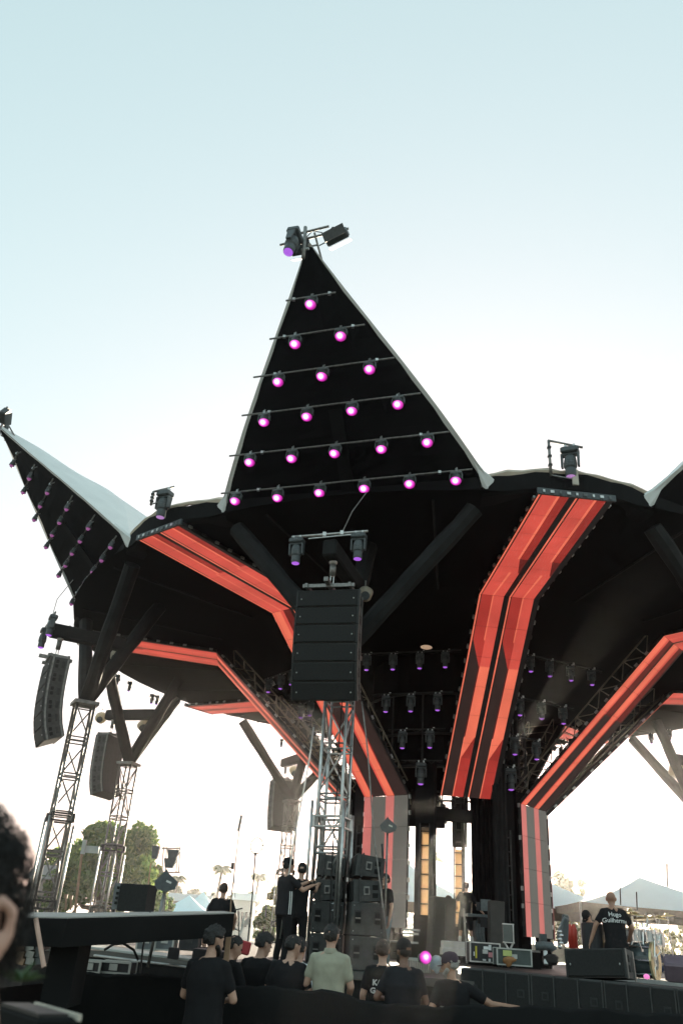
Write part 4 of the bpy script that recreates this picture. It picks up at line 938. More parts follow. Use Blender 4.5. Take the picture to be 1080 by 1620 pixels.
# red bottles / drum case by the drummer
b = MB(); c = at(938, 1487, 17.2); b.lathe([(.20, -.26), (.20, .26), (.17, .28)], 20, Matrix.Translation(c)); b.box(c + Vector((-.1, -.2, 0)), (.05, .04, .3)); tag(b.build('drum_case', CASEM), 'round black drum case left of the white lettered tee', 'case')
for k, x in enumerate((902, 908)):
    b = MB(); b.lathe([(.05, -.19), (.055, .12), (.03, .19), (.02, .21)], 10, Matrix.Translation(at(x, 1482, 17.4))); tag(b.build('red_cylinder', mat('red_paint', (.5, .05, .03), .4, var=.15), smooth=True), ['left red cylinder behind the lying speaker', 'right red cylinder behind the lying speaker'][k], 'cylinder', 'red cylinders')
for k, (x, y0, y1) in enumerate(((981, 1404, 1432), (1007, 1411, 1440), (1055, 1366, 1408))):
    b = MB(); b.tube(at(x, y1, 19 if k < 2 else 60), at(x - 1, y0, 19 if k < 2 else 60), .012 if k < 2 else .06, n=5); tag(b.build('antenna_rod', DARKST), ['thin dark rod left above the cymbals', 'thin dark rod right above the cymbals', 'distant thin mast above the white tent'][k], 'rod')

# ================================================================== walkway at the left (a ramp of black-clad decks) and what lies under it
wk = thing('walkway', 'black walkway with pale grey top rising towards the stage at the left', 'walkway', at(107, 1500, 9.0))
A, B_, C_ = at(36, 1452, 9.3), at(107, 1453, 9.0), at(371, 1445.5, 10.6)
off = Vector((-1.0, 2.4, 0)); 
def down(p, h): return p - Vector((0, 0, h))
WT = mat('walkway_top', (.34, .33, .31), .7, var=.15, scale=3)
Bk, Ck = B_ + Vector((-.3, 1.6, .05)), C_ + Vector((-.3, 1.6, .03)); Ak = A + Vector((-.6, 1.4, .03))
b = MB(); b.prism([A, B_, C_, Ck, Bk, Ak], (0, 0, 0), (0, 0, .012)); b.build('top_sheet', WT, wk)
for p0, p1, nm in ((A, B_, 'end_fascia'), (B_, C_, 'side_fascia')):
    b = MB(); dd = (p1 - p0); nrm = Vector((dd.y, -dd.x, 0)).normalized(); h = .245
    b.add([p0, p1, down(p1, h * .98), down(p0, h), p0 - nrm * .05, p1 - nrm * .05, down(p1, h) - nrm * .05, down(p0, h) - nrm * .05], [(3, 2, 1, 0), (4, 5, 6, 7), (0, 1, 5, 4), (2, 3, 7, 6), (0, 4, 7, 3), (1, 2, 6, 5)]); b.build(nm, BLACK, wk)
b = MB(); b.box(at(97, 1518, 9.25) - Vector((0, -.3, .1)), (.27, .5, .6)); b.build('support_leg', BLACK, wk)
b = MB(); b.box(at(360, 1500, 10.9), (.06, .06, .5)); b.build('support_leg', WOOD, wk)
b = MB(); b.tube(at(57, 1453, 9.0), at(70, 1530, 8.9), .022, n=8); b.build('wooden_prop', mat('pink_wood', (.55, .36, .29), .7, var=.15), wk)
# clutter below
for k, (x, y, d, sz, m_, lab) in enumerate(((200, 1504, 13, (1.9, .5, .05), WOOD, 'bare wooden plank lying under the walkway'), (240, 1509, 12.5, (2.0, .8, .03), RACK, 'pale grey board under the walkway'), (250, 1524, 12, (1.7, .1, .025), ALU, 'thin silver bar lying low under the walkway'), (340, 1514, 12.2, (.5, .5, .16), CASEM, 'small black box under the walkway end'), (275, 1508, 11.9, (.13, .1, .13), CASEM, 'little black box on the grey board'))):
    b = MB(); b.box(at(x, y, d), sz, Euler((0, R(2.5), R(-6))).to_matrix(), bev=.006); tag(b.build('stored_item', m_), lab, ['plank', 'board', 'bar', 'box', 'box'][k])
flight_case(146, 1538, 11.7, .26, .3, .12, 'left small silver edged case at the foot of the walkway', CASEM, -4, RACK)
flight_case(184, 1539, 11.7, .40, .3, .12, 'right silver edged case at the foot of the walkway', CASEM, -4, RACK)
for k, (x, lab) in enumerate(((233, 'left framed grey road case panel under the walkway'), (262, 'middle framed grey road case panel under the walkway'), (300, 'right dark road case under the walkway'))):
    flight_case(x, 1503, 14, .26, .4, .23, lab, mat('blue_grey_panel', (.12, .14, .15), .5, var=.3) if k < 2 else CASEM, 0, RACK if k < 2 else DARKST)
b = MB(); b.path([at(238, 1440, 11), at(226, 1500, 10.9), at(222, 1540, 10.8)], .012, 5); tag(b.build('slack_cable', RUBBER), 'thin black cable slung over the walkway', 'cable')
b = MB(); b.path([at(165, 1503, 11), at(180, 1494, 11), at(195, 1492, 11), at(212, 1503, 11), at(219, 1519, 11)], .016, 6); tag(b.build('black_hose', RUBBER, smooth=True), 'black hose looping under the walkway', 'hose')
o = thing('stacked_crates', 'jumble of stacked wire crates under the left end of the walkway', 'crates', at(58, 1530, 10))
for k in range(9):
    b = MB(); x, y = 38 + (k % 3) * 15, 1498 + (k // 3) * 11; b.box(at(x, y, 10.2), (.085, .25, .06), Euler((0, R(rnd.uniform(-14, 14)), 0)).to_matrix()); b.build('crate', [WOOD, RACK, FIXL][k % 3], o)
# speaker box and lamps beyond the walkway
c = at(204, 1440, 12.6); o = thing('far_speaker', 'big black loudspeaker with grey handle side, standing beyond the walkway', 'speaker', c)
b = MB(); b.box(c + Vector((.05, .2, .16)), (.40, .4, .34), Euler((0, R(-1), R(-8))).to_matrix()); b.build('cabinet', GRILLE, o)
b = MB(); b.box(c + Vector((-.195, .2, .165)), (.09, .3, .33), Euler((0, R(-2), R(-8))).to_matrix()); sd_ = b.build('side_panel', FIXL, o)
for z in (.08, .14, .2, .27):
    b = MB(); b.box(c + Vector((-.2, .02, z)), (.03, .04, .035)); b.build('handle_hole', HOLE, sd_)
# ================================================================== black cloth barrier in front of the stage
BT = [(80, 1540), (300, 1546), (370, 1557), (450, 1563), (520, 1566), (560, 1577), (620, 1589), (700, 1591), (820, 1593), (950, 1600), (1200, 1622)]
BT = [at(x, y, 10.55) for x, y in BT]; BT = [Vector((p.x, 10.5 - .04 * p.x, p.z)) for p in BT]; a0 = BT[0]; a1 = BT[-1]
bar = thing('barrier', 'long black cloth covered barrier in front of the stage crew', 'barrier', (a0.x, a0.y, 0))
n = 70; P = []
def btop(x):
    for p, q in zip(BT[:-1], BT[1:]):
        if p.x <= x <= q.x: return p.lerp(q, (x - p.x) / (q.x - p.x))
    return BT[-1]
for k in range(n + 1):
    p = btop(a0.x + (a1.x - a0.x) * k / n); sag = .012 * math.sin(k * .9) + .008 * math.sin(k * 2.3)
    for (dy, z) in ((-.10, 0), (-.05 + .03 * math.sin(k * 1.1), .5), (-.03 + .02 * math.sin(k * 1.7), 1.0), (-.02, p.z + sag - .03), (.02, p.z + sag), (.06, p.z + sag - .04), (.09, .5), (.1, 0)):
        P.append(Vector((p.x, p.y + dy, z)))
b = MB(); b.add(P, [(k * 8 + j, (k + 1) * 8 + j, (k + 1) * 8 + j + 1, k * 8 + j + 1) for k in range(n) for j in range(7)]); b.build('cloth', BLACK, bar, smooth=True)
for k in range(6):
    p = a0.lerp(a1, (k + .5) / 6); b = MB(); b.tube((p.x, p.y + .035, 0), (p.x, p.y + .035, p.z - .08), .025, n=6); b.build('post', STEEL, bar)
# side return of the barrier towards the camera at the left
b = MB(); q0, q1 = a0, Vector((a0.x - .5, a0.y - 3.2, 1.2)); P = []
for k in range(17):
    p = q0.lerp(q1, k / 16); w_ = .03 * math.sin(k * 1.3)
    P += [Vector((p.x + w_, p.y, 0)), Vector((p.x + w_ * .5, p.y, .7)), Vector((p.x, p.y, 1.22)), Vector((p.x - .05, p.y, 1.20)), Vector((p.x - .08, p.y, 0))]
b.add(P, [(k * 5 + j, k * 5 + 5 + j, k * 5 + 6 + j, k * 5 + 1 + j) for k in range(16) for j in range(4)]); tag(b.build('barrier_return', BLACK, smooth=True), 'black cloth side return of the barrier at the far left', 'barrier')

# ================================================================== people
SKINS = {'light': mat('skin_light', (.50, .30, .22), .5, var=.10, scale=18), 'tan': mat('skin_tan', (.36, .20, .135), .5, var=.10, scale=18), 'dark': mat('skin_dark', (.20, .105, .07), .5, var=.12, scale=18)}
def cloth(name, rgb): return mat(name, rgb, .9, var=.16, scale=5, bump=.35, bscale=7, spec=.2)
TEE = cloth('tee_black', (.013, .013, .0145)); TEE2 = cloth('tee_charcoal', (.021, .021, .024)); POLO = cloth('polo_sage', (.36, .35, .27)); TEEW = cloth('tee_white', (.68, .70, .70))
PANT = cloth('trousers_black', (.012, .012, .013)); JEAN = cloth('jeans_grey', (.16, .20, .21)); SHOE = mat('shoe', (.03, .03, .03), .6)
HAIRB = mat('hair_black', (.012, .010, .009), .6, var=.3, scale=40, bump=.6, bscale=60); HAIRBR = mat('hair_brown', (.05, .03, .02), .6, var=.3, scale=40, bump=.6, bscale=60); HAIRG = mat('hair_grey', (.30, .29, .27), .7, var=.3, scale=40, bump=.5, bscale=60)
CAPB = cloth('cap_black', (.016, .016, .017)); CAPP = cloth('cap_plum', (.06, .042, .055)); EYEM = mat('eye_dark', (.02, .015, .012), .2, var=0); SOCK = cloth('sock_white', (.6, .6, .58)); PRINT = mat('white_print', (.72, .73, .72), .8, var=.05)

TMPS = bpy.data.scenes.new('workbench'); TMPV = TMPS.view_layers[0]
def limb(mb, p0, r0, p1, r1, n=10):
    p0, p1 = Vector(p0), Vector(p1); d = p1 - p0; q = d.to_track_quat('Z', 'Y'); L = d.length; P = []
    prof = [(-.98, .2), (-.8, .6), (-.45, .9)]; rings = [(-r0 * -z if False else r0 * z, r0 * s) for z, s in prof] + [(0, r0), (L * .33, r0 + (r1 - r0) * .33), (L * .66, r0 + (r1 - r0) * .66), (L, r1)] + [(L + r1 * .45, r1 * .9), (L + r1 * .8, r1 * .6), (L + r1 * .98, r1 * .2)]
    for z, r in rings:
        for k in range(n): P.append(p0 + q @ Vector((r * math.cos(2 * math.pi * k / n), r * math.sin(2 * math.pi * k / n), z)))
    m_ = len(rings); F = [(j * n + k, j * n + (k + 1) % n, (j + 1) * n + (k + 1) % n, (j + 1) * n + k) for j in range(m_ - 1) for k in range(n)]
    F += [tuple(range(n - 1, -1, -1)), tuple(range((m_ - 1) * n, m_ * n))]; mb.add(P, F)
def loft(mb, secs, M, n=18):
    """secs: (z, rx, ry, cy)"""
    P = []
    for z, rx, ry, cy in secs:
        for k in range(n):
            a = 2 * math.pi * k / n; ca, sa = math.cos(a), math.sin(a); ex = .82
            P.append(M @ Vector((rx * math.copysign(abs(ca) ** ex, ca), cy + ry * math.copysign(abs(sa) ** ex, sa), z)))
    m_ = len(secs); F = [(j * n + k, j * n + (k + 1) % n, (j + 1) * n + (k + 1) % n, (j + 1) * n + k) for j in range(m_ - 1) for k in range(n)]
    F += [tuple(range(n - 1, -1, -1)), tuple(range((m_ - 1) * n, m_ * n))]; mb.add(P, F)
def fuse(mb, name, vox, smooth_it=3):
    """one continuous surface from overlapping closed pieces"""
    me = mb.mesh(name + '_raw', BLACK); o = bpy.data.objects.new(name + '_raw', me); TMPS.collection.objects.link(o)
    m_ = o.modifiers.new('r', 'REMESH'); m_.mode = 'VOXEL'; m_.voxel_size = vox; m_.use_smooth_shade = True
    s = o.modifiers.new('s', 'SMOOTH'); s.factor = .5; s.iterations = smooth_it
    TMPV.update(); dg = TMPV.depsgraph; new = bpy.data.meshes.new_from_object(o.evaluated_get(dg)); bpy.data.objects.remove(o); bpy.data.meshes.remove(me)
    new.name = name; new.materials.clear(); new.polygons.foreach_set('use_smooth', [True] * len(new.polygons)); return new
def rumple(me, seed, amp=.011):
    nr = [v.normal.copy() for v in me.vertices]
    for v, n_ in zip(me.vertices, nr):
        c = v.co; q = Vector((c.x * 6 + c.z * 3.5, c.y * 6, c.z * 3.2 + abs(c.x) * 5 + seed * 17)); q2 = Vector((c.x * 13 - c.z * 9, c.y * 13, c.z * 9 + seed * 5))
        v.co = c + n_ * (amp * (noise.noise(q) * 1.1 - .5 * abs(noise.noise(q2))))
    me.update()
def person(label, loc, face, h=1.75, lean=0, side=0, skin='light', tee=TEE, pants=PANT, hair='short', hcol=None, cap=None, beard=None,
           armL=None, armR=None, headyaw=0, headpitch=0, headroll=0, legs=None, vox=.014, shorts=False, girth=1.0, text=None, polo=False, fingers=False, stripe=False, capback=False, group=None, grip=0.6):
    """local frame: person faces +y, +x is their right hand side... x mirrored: armL at -x"""
    hcol = hcol or HAIRB; s = h / 1.75; fx = Vector((face[0], face[1], 0)).normalized()
    root_M = frame(loc, y=fx, scale=s)
    hipz = .93
    T = Matrix.Translation((0, 0, hipz)) @ Matrix.Rotation(R(-lean), 4, 'X') @ Matrix.Rotation(R(side), 4, 'Y') @ Matrix.Translation((0, 0, -hipz))
    gz = girth
    tors = [(.84, .155, .105, 0), (.92, .17, .12, -.01), (1.02, .155 * gz, .108 * gz, 0), (1.14, .16 * gz, .11 * gz, .005), (1.27, .182 * gz, .122 * gz, .0), (1.36, .19, .118, -.008), (1.43, .165, .09, -.012), (1.485, .075, .065, -.012)]
    sh = {-1: T @ Vector((-.178, -.012, 1.405)), 1: T @ Vector((.178, -.012, 1.405))}
    armL = armL or ((-.25, -.03, 1.13), (-.24, .06, .89)); armR = armR or ((.25, -.03, 1.13), (.24, .06, .89))
    arms = {-1: [T @ Vector(p) for p in armL], 1: [T @ Vector(p) for p in armR]}
    legs = legs or {-1: ((-.10, .0, .88), (-.12, .03, .49), (-.13, -.02, .085)), 1: ((.10, .0, .88), (.12, .03, .49), (.13, -.02, .085))}
    hd = T @ Matrix.Translation((0, .012, 1.495)) @ Matrix.Rotation(R(headyaw), 4, 'Z') @ Matrix.Rotation(R(-headpitch), 4, 'X') @ Matrix.Rotation(R(headroll), 4, 'Y') @ Matrix.Scale(1.06, 4)
    H_T = lambda x, y, z: hd @ Vector((x, y, z))
    bm_ = MB(); loft(bm_, tors, T)
    limb(bm_, T @ Vector((0, -.01, 1.43)), .058, H_T(0, .0, .06), .055)
    # head: skull, face, jaw, nose, ears
    for (cc_, rr_) in (((0, -.012, .172), (.077, .092, .083)), ((0, .018, .165), (.070, .080, .085)), ((0, .02, .12), (.068, .080, .085))):
        k0 = len(bm_.v); bm_.ball((0, 0, 0), rr_, 16, 12); bm_.v[k0:] = [hd @ (v + Vector(cc_)) for v in bm_.v[k0:]]
    limb(bm_, H_T(0, .045, .11), .058, H_T(0, .065, .055), .042)
    limb(bm_, H_T(0, .098, .135), .012, H_T(0, .112, .105), .017, 8)
    limb(bm_, H_T(-.03, .085, .165), .012, H_T(.03, .085, .165), .012, 8)
    limb(bm_, H_T(-.02, .095, .07), .010, H_T(.02, .095, .07), .010, 8)
    for sx in (-1, 1):
        limb(bm_, H_T(sx * .078, .0, .15), .015, H_T(sx * .078, -.004, .115), .012, 8)
        limb(bm_, H_T(sx * .084, -.012, .155), .010, H_T(sx * .086, -.014, .13), .009, 8)
    # arms and hands
    for sx in (-1, 1):
        el, wr = arms[sx]
        limb(bm_, sh[sx], .055, el, .043); limb(bm_, el, .043, wr, .030)
        d = (wr - el).normalized(); up = Vector((0, 0, 1)); sd_ = d.cross(up)
        if sd_.length < .2: sd_ = (T.to_3x3() @ Vector((0, 1, 0))).cross(d)
        sd_.normalize(); nrm = sd_.cross(d).normalized()
        palm = wr + d * .085
        for k in (-1, 0, 1): limb(bm_, wr + d * .01 + sd_ * (.012 * k), .020, palm + sd_ * (.026 * k), .017, 8)
        fr = .0095 if fingers else .011
        for k, L in zip((-1.5, -.5, .5, 1.5), (.070, .082, .078, .060)):
            p0 = palm + sd_ * (.0195 * k); kn = p0 + d * (L * .5) - nrm * (L * .22 * grip); tp_ = kn + d * (L * .42) - nrm * (L * .5 * grip)
            limb(bm_, p0, fr, kn, fr * .95, 8); limb(bm_, kn, fr * .95, tp_, fr * .8, 8)
        th_ = wr + d * .03 + sd_ * (-.03 * sx * (1 if True else 1)); th1 = th_ + d * .035 + sd_ * (-.028 * sx) - nrm * .012; th2 = th1 + d * .032 - sd_ * (.004 * sx) - nrm * .012
        limb(bm_, th_, .013, th1, .0115, 8); limb(bm_, th1, .0115, th2, .009, 8)
    for sx in (-1, 1):
        hp, kn, an = [Vector(p) for p in legs[sx]]
        limb(bm_, hp, .088, kn, .056); limb(bm_, kn, .056, an, .038); limb(bm_, an + Vector((0, -.03, -.045)), .038, an + Vector((0, .13, -.055)), .028)
    me = fuse(bm_, 'person', vox if not fingers else .0085, 2 if fingers else 3); me.materials.append(SKINS[skin])
    o = bpy.data.objects.new('person', me); col.objects.link(o); o.matrix_world = root_M; ROOTM[o.name] = root_M
    tag(o, label, 'person', group)
    def child(name, mesh, m_):
        mesh.materials.append(m_); c = bpy.data.objects.new(name, mesh); col.objects.link(c); c.parent = o; ROOTM[c.name] = root_M; return c
    # shirt
    tb = MB(); loft(tb, [(.80, .185 * gz, .135 * gz, 0), (.84, .188 * gz, .138 * gz, 0), (.95, .18 * gz, .13 * gz, 0), (1.05, .176 * gz, .126 * gz, .002), (1.16, .182 * gz, .13 * gz, .005), (1.28, .20 * gz, .136 * gz, 0), (1.37, .205, .13, -.008), (1.43, .175, .10, -.012), (1.47, .09, .08, -.012), (1.485, .082, .076, -.012)], T)
    for sx in (-1, 1):
        el, wr = arms[sx]; limb(tb, sh[sx], .070, sh[sx].lerp(el, .62), .064)
        limb(tb, T @ Vector((sx * .09, -.012, 1.44)), .052, sh[sx] + Vector((0, 0, .0)), .066)
    tm = fuse(tb, 't_shirt', .013, 3); rumple(tm, h); tee_o = child('t_shirt', tm, tee)
    if polo:
        cb_ = MB(); loft(cb_, [(1.455, .088, .086, -.014), (1.50, .074, .076, -.012), (1.52, .066, .068, -.01)], T, 16); cm = fuse(cb_, 'collar', .011, 2); child('collar', cm, tee)
    # trousers and shoes
    pb = MB(); loft(pb, [(.78, .165, .125, 0), (.88, .182, .135, -.005), (.97, .172, .122, 0), (1.0, .168, .12, 0)], T if lean < 25 else Matrix.Identity(4))
    for sx in (-1, 1):
        hp, kn, an = [Vector(p) for p in legs[sx]]; limb(pb, hp, .105, kn, .082 if not shorts else .10)
        if not shorts: limb(pb, kn, .078, an + Vector((0, 0, .03)), .062)
    pm_ = fuse(pb, 'trousers', .016, 3); rumple(pm_, h + 3, .009); child('trousers' if not shorts else 'shorts', pm_, pants)
    for sx in (-1, 1):
        an = Vector(legs[sx][2]); fb = MB(); limb(fb, an + Vector((0, -.04, -.04)), .046, an + Vector((0, .15, -.052)), .036); limb(fb, an + Vector((0, 0, -.03)), .05, an + Vector((0, 0, .02)), .048)
        child('shoe', fuse(fb, 'shoe', .012, 2), SHOE)
        if shorts:
            kn = Vector(legs[sx][1]); fb = MB(); limb(fb, an + Vector((0, 0, .0)), .048, an.lerp(kn, .38), .052); child('sock', fuse(fb, 'sock', .012, 2), SOCK)
    # hair
    if hair:
        hb = MB(); n1, n2 = 44, 30; P = []; ok = []; thick = {'short': .013, 'thick': .026, 'buzz': .006}[hair]
        for j in range(n2 + 1):
            t = math.pi * j / n2
            for k in range(n1):
                a = 2 * math.pi * k / n1; v = Vector((math.sin(t) * math.cos(a), math.sin(t) * math.sin(a), math.cos(t)))
                w_ = thick * (.75 + .8 * noise.noise(v * 4.5 + Vector((h * 9, 0, 0)))) + thick * .45 * noise.noise(v * 15) + .004 * noise.noise(v * 38)
                line = -.52 if v.y < -.15 else (-.52 + (v.y + .15) * 1.35)
                if abs(v.x) > .8 and v.y > -.35: line = max(line, .02)
                keep = v.z > line
                if not keep: w_ = -.012
                P.append(hd @ (Vector((v.x * (.079 + w_), v.y * (.101 + w_) + .001, math.copysign(abs(v.z) ** .9, v.z) * (.100 + w_) + .156))))
        hb.add(P, [(j * n1 + k, j * n1 + (k + 1) % n1, (j + 1) * n1 + (k + 1) % n1, (j + 1) * n1 + k)[::-1] for j in range(n2) for k in range(n1)])
        child('hair', hb.mesh('hair', [], True), hcol)
    if beard:
        bb_ = MB(); limb(bb_, H_T(0, .07, .045), .045, H_T(0, .04, .06), .05); limb(bb_, H_T(-.055, .02, .085), .03, H_T(-.02, .075, .04), .03); limb(bb_, H_T(.055, .02, .085), .03, H_T(.02, .075, .04), .03)
        child('beard', fuse(bb_, 'beard', .011, 2), beard)
    for sx in (-1, 1):
        eb = MB(); eb.ball(H_T(sx * .032, .092, .148), .011, 8, 6); child('eye', eb.mesh('eye', [], True), EYEM)
    if cap:
        cb_ = MB(); n1 = 24; P = []; prof = [(1.03, -.005), (1.06, .02), (1.02, .055), (.86, .092), (.55, .115), (.12, .124)]
        for f, z in prof:
            for k in range(n1): a = 2 * math.pi * k / n1; P.append(hd @ Vector((.081 * f * math.cos(a), .103 * f * math.sin(a) + .002, z + .158)))
        cb_.add(P, [(j * n1 + k, j * n1 + (k + 1) % n1, (j + 1) * n1 + (k + 1) % n1, (j + 1) * n1 + k) for j in range(len(prof) - 1) for k in range(n1)] + [tuple(range((len(prof) - 1) * n1, len(prof) * n1)), tuple(range(n1 - 1, -1, -1))])
        cobj = child('cap', cb_.mesh('cap', [], True), cap)
        vb = MB(); sg = -1 if capback else 1; top_, bot = [], []
        for k in range(11):
            a = math.pi * (k / 10); x = math.cos(a) * .078; y = .06 + math.sin(a) * .115
            top_.append(hd @ Vector((x, sg * y, .166 - .25 * x * x / .078 - .03 * math.sin(a)))); bot.append(hd @ Vector((x, sg * y, .160 - .25 * x * x / .078 - .03 * math.sin(a))))
        vb.add(top_ + bot, [tuple(range(11)), tuple(range(21, 10, -1))] + [(k, k + 1, 12 + k, 11 + k)[::-1] for k in range(10)] + [(10, 0, 11, 21)[::-1]]); me_ = vb.mesh('visor', []); me_.materials.append(cap); vo = bpy.data.objects.new('visor', me_); col.objects.link(vo); vo.parent = cobj
        sb = MB(); sb.box((0, 0, 0), (.06, .004, .028)); fm = hd @ Matrix.Translation((0, -sg * .108, .172)); sb.v = [fm @ v for v in sb.v]; me_ = sb.mesh('strap_gap', []); me_.materials.append(HAIRG if cap is CAPP else SKINS[skin]); vo = bpy.data.objects.new('strap_gap', me_); col.objects.link(vo); vo.parent = cobj
    if stripe:
        for dx in (-.02, .02):
            sb = MB(); pts = [T @ Vector((.197 * gz + (.012 if z < 1.2 else .0), -.02 + dx, z)) for z in (.82, .95, 1.08, 1.2)]
            for p0, p1 in zip(pts[:-1], pts[1:]): sb.tube(p0, p1, .009, n=5)
            child('side_stripe', sb.mesh('side_stripe', []), PRINT)
    if text:
        bv = BVHTree.FromPolygons([v.co for v in tm.vertices], [tuple(p.vertices) for p in tm.polygons])
        for (txt, size, z, bold) in text:
            cu = bpy.data.curves.new('lettering', 'FONT'); cu.body = txt; cu.size = size; cu.align_x = 'CENTER'; cu.resolution_u = 2; cu.offset = bold
            to = bpy.data.objects.new('lettering_raw', cu); TMPS.collection.objects.link(to); TMPV.update(); dg = TMPV.depsgraph; tme = bpy.data.meshes.new_from_object(to.evaluated_get(dg)); bpy.data.objects.remove(to)
            bmm = bmesh.new(); bmm.from_mesh(tme); bmesh.ops.triangulate(bmm, faces=bmm.faces)
            bmesh.ops.subdivide_edges(bmm, edges=[e_ for e_ in bmm.edges if e_.calc_length() > .014], cuts=2); bmesh.ops.triangulate(bmm, faces=bmm.faces)
            for v in bmm.verts:
                src = T @ Vector((v.co.x, -.6, z + v.co.y)); hit = bv.ray_cast(src, T.to_3x3() @ Vector((0, 1, 0)))
                v.co = (hit[0] - (T.to_3x3() @ Vector((0, 1, 0))) * .011) if hit[0] else T @ Vector((v.co.x, -.1, z + v.co.y))
            bmm.to_mesh(tme); bmm.free(); child('lettering', tme, PRINT)
    return o
def stand(px, py_top, d, h, capadd=0.0):
    """ground point under a head whose crown shows at (px,py); returns foot location so that height h fits"""
    p = at(px, py_top, d); return Vector((p.x, p.y, p.z - h - capadd))
AWAY = Vector((0, 1, 0))
# in front of / behind the barrier
person('bearded man in black tee in front of the barrier, leftmost of the group', stand(338, 1469, 9.9, 1.80), (.25, 1, 0), 1.80, headyaw=-38, headpitch=8, hair='thick', tee=TEE, beard=HAIRB, girth=1.12, armL=((-.26, .06, 1.13), (-.2, .25, 1.08)), armR=((.29, .04, 1.12), (.14, .30, 1.10)))
person('man with cropped hair looking down, just right of the bearded man', stand(364, 1480, 11.6, 1.76), (.6, .8, 0), 1.76, headyaw=-30, headpitch=24, hair='buzz', armL=((-.22, .12, 1.14), (-.05, .32, 1.2)), armR=((.25, .1, 1.12), (.08, .32, 1.18)))
person('man in black tee with thick hair, head bowed to the right beside the red box', stand(413, 1478, 11.9, 1.77), (.45, .9, 0), 1.77, headyaw=-28, headpitch=20, hair='thick', girth=1.05)
person('broad man in black tee with bent elbow, left of the man in white', stand(459, 1481, 11.3, 1.74), (.3, 1, 0), 1.74, headyaw=-32, headpitch=10, hair='short', girth=1.16, lean=6, armR=((.30, .02, 1.12), (.22, .27, 1.16)))
person('man in white tee half hidden behind the broad man in black', stand(474, 1486, 12.1, 1.72), (.7, .7, 0), 1.72, headyaw=25, headpitch=2, tee=TEEW, hair='short', armR=((.24, .08, 1.12), (.1, .3, 1.28)))
person('man in sage green polo shirt seen from behind', stand(525, 1465, 11.2, 1.83), (.12, 1, 0), 1.83, headyaw=-10, tee=POLO, hair='short', hcol=HAIRB, polo=True, girth=1.05, armL=((-.26, .0, 1.14), (-.22, .2, 1.0)), armR=((.26, .0, 1.14), (.22, .2, 1.0)))
person('man in black tee with white lettering on the back', stand(606, 1490, 11.9, 1.73), (-.10, 1, 0), 1.73, headyaw=-20, hair='short', hcol=HAIRBR, text=[('KAIO &', .088, 1.255, .004), ('GABRIEL', .088, 1.165, .004)], girth=1.0)
person('dark skinned man in black tee and black cap facing the stage', stand(639, 1487, 11.2, 1.74, .02), (-.05, 1, 0), 1.74, headyaw=22, skin='dark', tee=TEE2, hair='buzz', cap=CAPB, beard=HAIRB, girth=1.22, armL=((-.32, .0, 1.14), (-.2, .26, 1.12)), armR=((.28, .0, 1.13), (.2, .24, 1.1)))
person('grey bearded man in plum cap resting an outstretched arm on the barrier', stand(716, 1508, 11.0, 1.68, .02), (-.35, 1, 0), 1.68, headyaw=38, headpitch=3, skin='tan', hair='buzz', hcol=HAIRG, cap=CAPP, beard=HAIRG, girth=1.08, fingers=True, lean=3, armL=((-.30, -.02, 1.16), (-.18, .22, 1.12)), armR=((.45, -.16, 1.24), (.73, -.33, 1.215)), grip=.8)
# on the stage
person('crew man in black cap and striped black shirt gripping the front tower', stand(457, 1358, 16.4, 1.74, .02), (.85, .55, 0), 1.74, tee=TEE2, hair='short', cap=CAPB, headpitch=-4, girth=1.06, stripe=True, fingers=True, armR=((.26, .20, 1.24), (.14, .46, 1.33)), armL=((-.22, .22, 1.26), (-.06, .50, 1.40)))
person('second crew man in dark cap behind the striped shirt, hands on the tower', stand(478, 1366, 17.2, 1.72, .02), (.5, .8, 0), 1.72, hair='short', cap=CAPB, headyaw=30, headpitch=6, armR=((.2, .25, 1.3), (.1, .5, 1.42)), armL=((-.2, .25, 1.3), (-.02, .5, 1.40)))
person('crew man in black tee and grey jeans beside the speaker stack, hand on the cable', stand(610, 1384, 18.6, 1.72), (-.9, -.4, 0), 1.72, pants=JEAN, hair='short', headyaw=10, armL=((-.27, -.02, 1.13), (-.24, .02, .86)), armR=((.22, .2, 1.25), (.05, .30, 1.48)))
person('crew man in black tee, shorts and white socks at the centre of the stage', stand(735, 1396, 27.5, 1.74), (.5, 1, 0), 1.74, hair='buzz', hcol=HAIRBR, shorts=True, side=4, armL=((-.33, .02, 1.16), (-.36, .2, 1.05)), armR=((.33, .15, 1.12), (.48, .38, .93)), legs={-1: ((-.10, 0, .88), (-.16, .04, .48), (-.17, -.06, .085)), 1: ((.10, 0, .88), (.15, .06, .49), (.2, .02, .085))})
person('man in dark hat hunched behind the tall dark cabinet', stand(701, 1416, 26, 1.72, .02), (.6, -.6, 0), 1.72, hair='short', cap=CAPB, headpitch=14, lean=10, skin='tan')
person('bald man in black tee with white name lettering on the back, at the right', stand(967, 1411, 17.0, 1.74), (.1, 1, 0), 1.74, hair=None, skin='tan', headyaw=-8, headpitch=2, lean=8, fingers=True, girth=1.1, text=[('Hugo', .105, 1.325, .0012), ('Guilherme', .105, 1.225, .0012)],
       armL=((-.34, -.02, 1.18), (-.44, .04, .93)), armR=((.32, .06, 1.18), (.30, .26, 1.02)), legs={-1: ((-.11, 0, .88), (-.19, .02, .48), (-.22, -.05, .085)), 1: ((.11, 0, .88), (.17, .05, .49), (.22, 0, .085))})
person('man in a cap crouched behind the round black drum case', stand(940, 1436, 18.2, 1.45, .02), (-.7, -.5, 0), 1.45, hair='short', cap=CAPB, headpitch=18, lean=22)
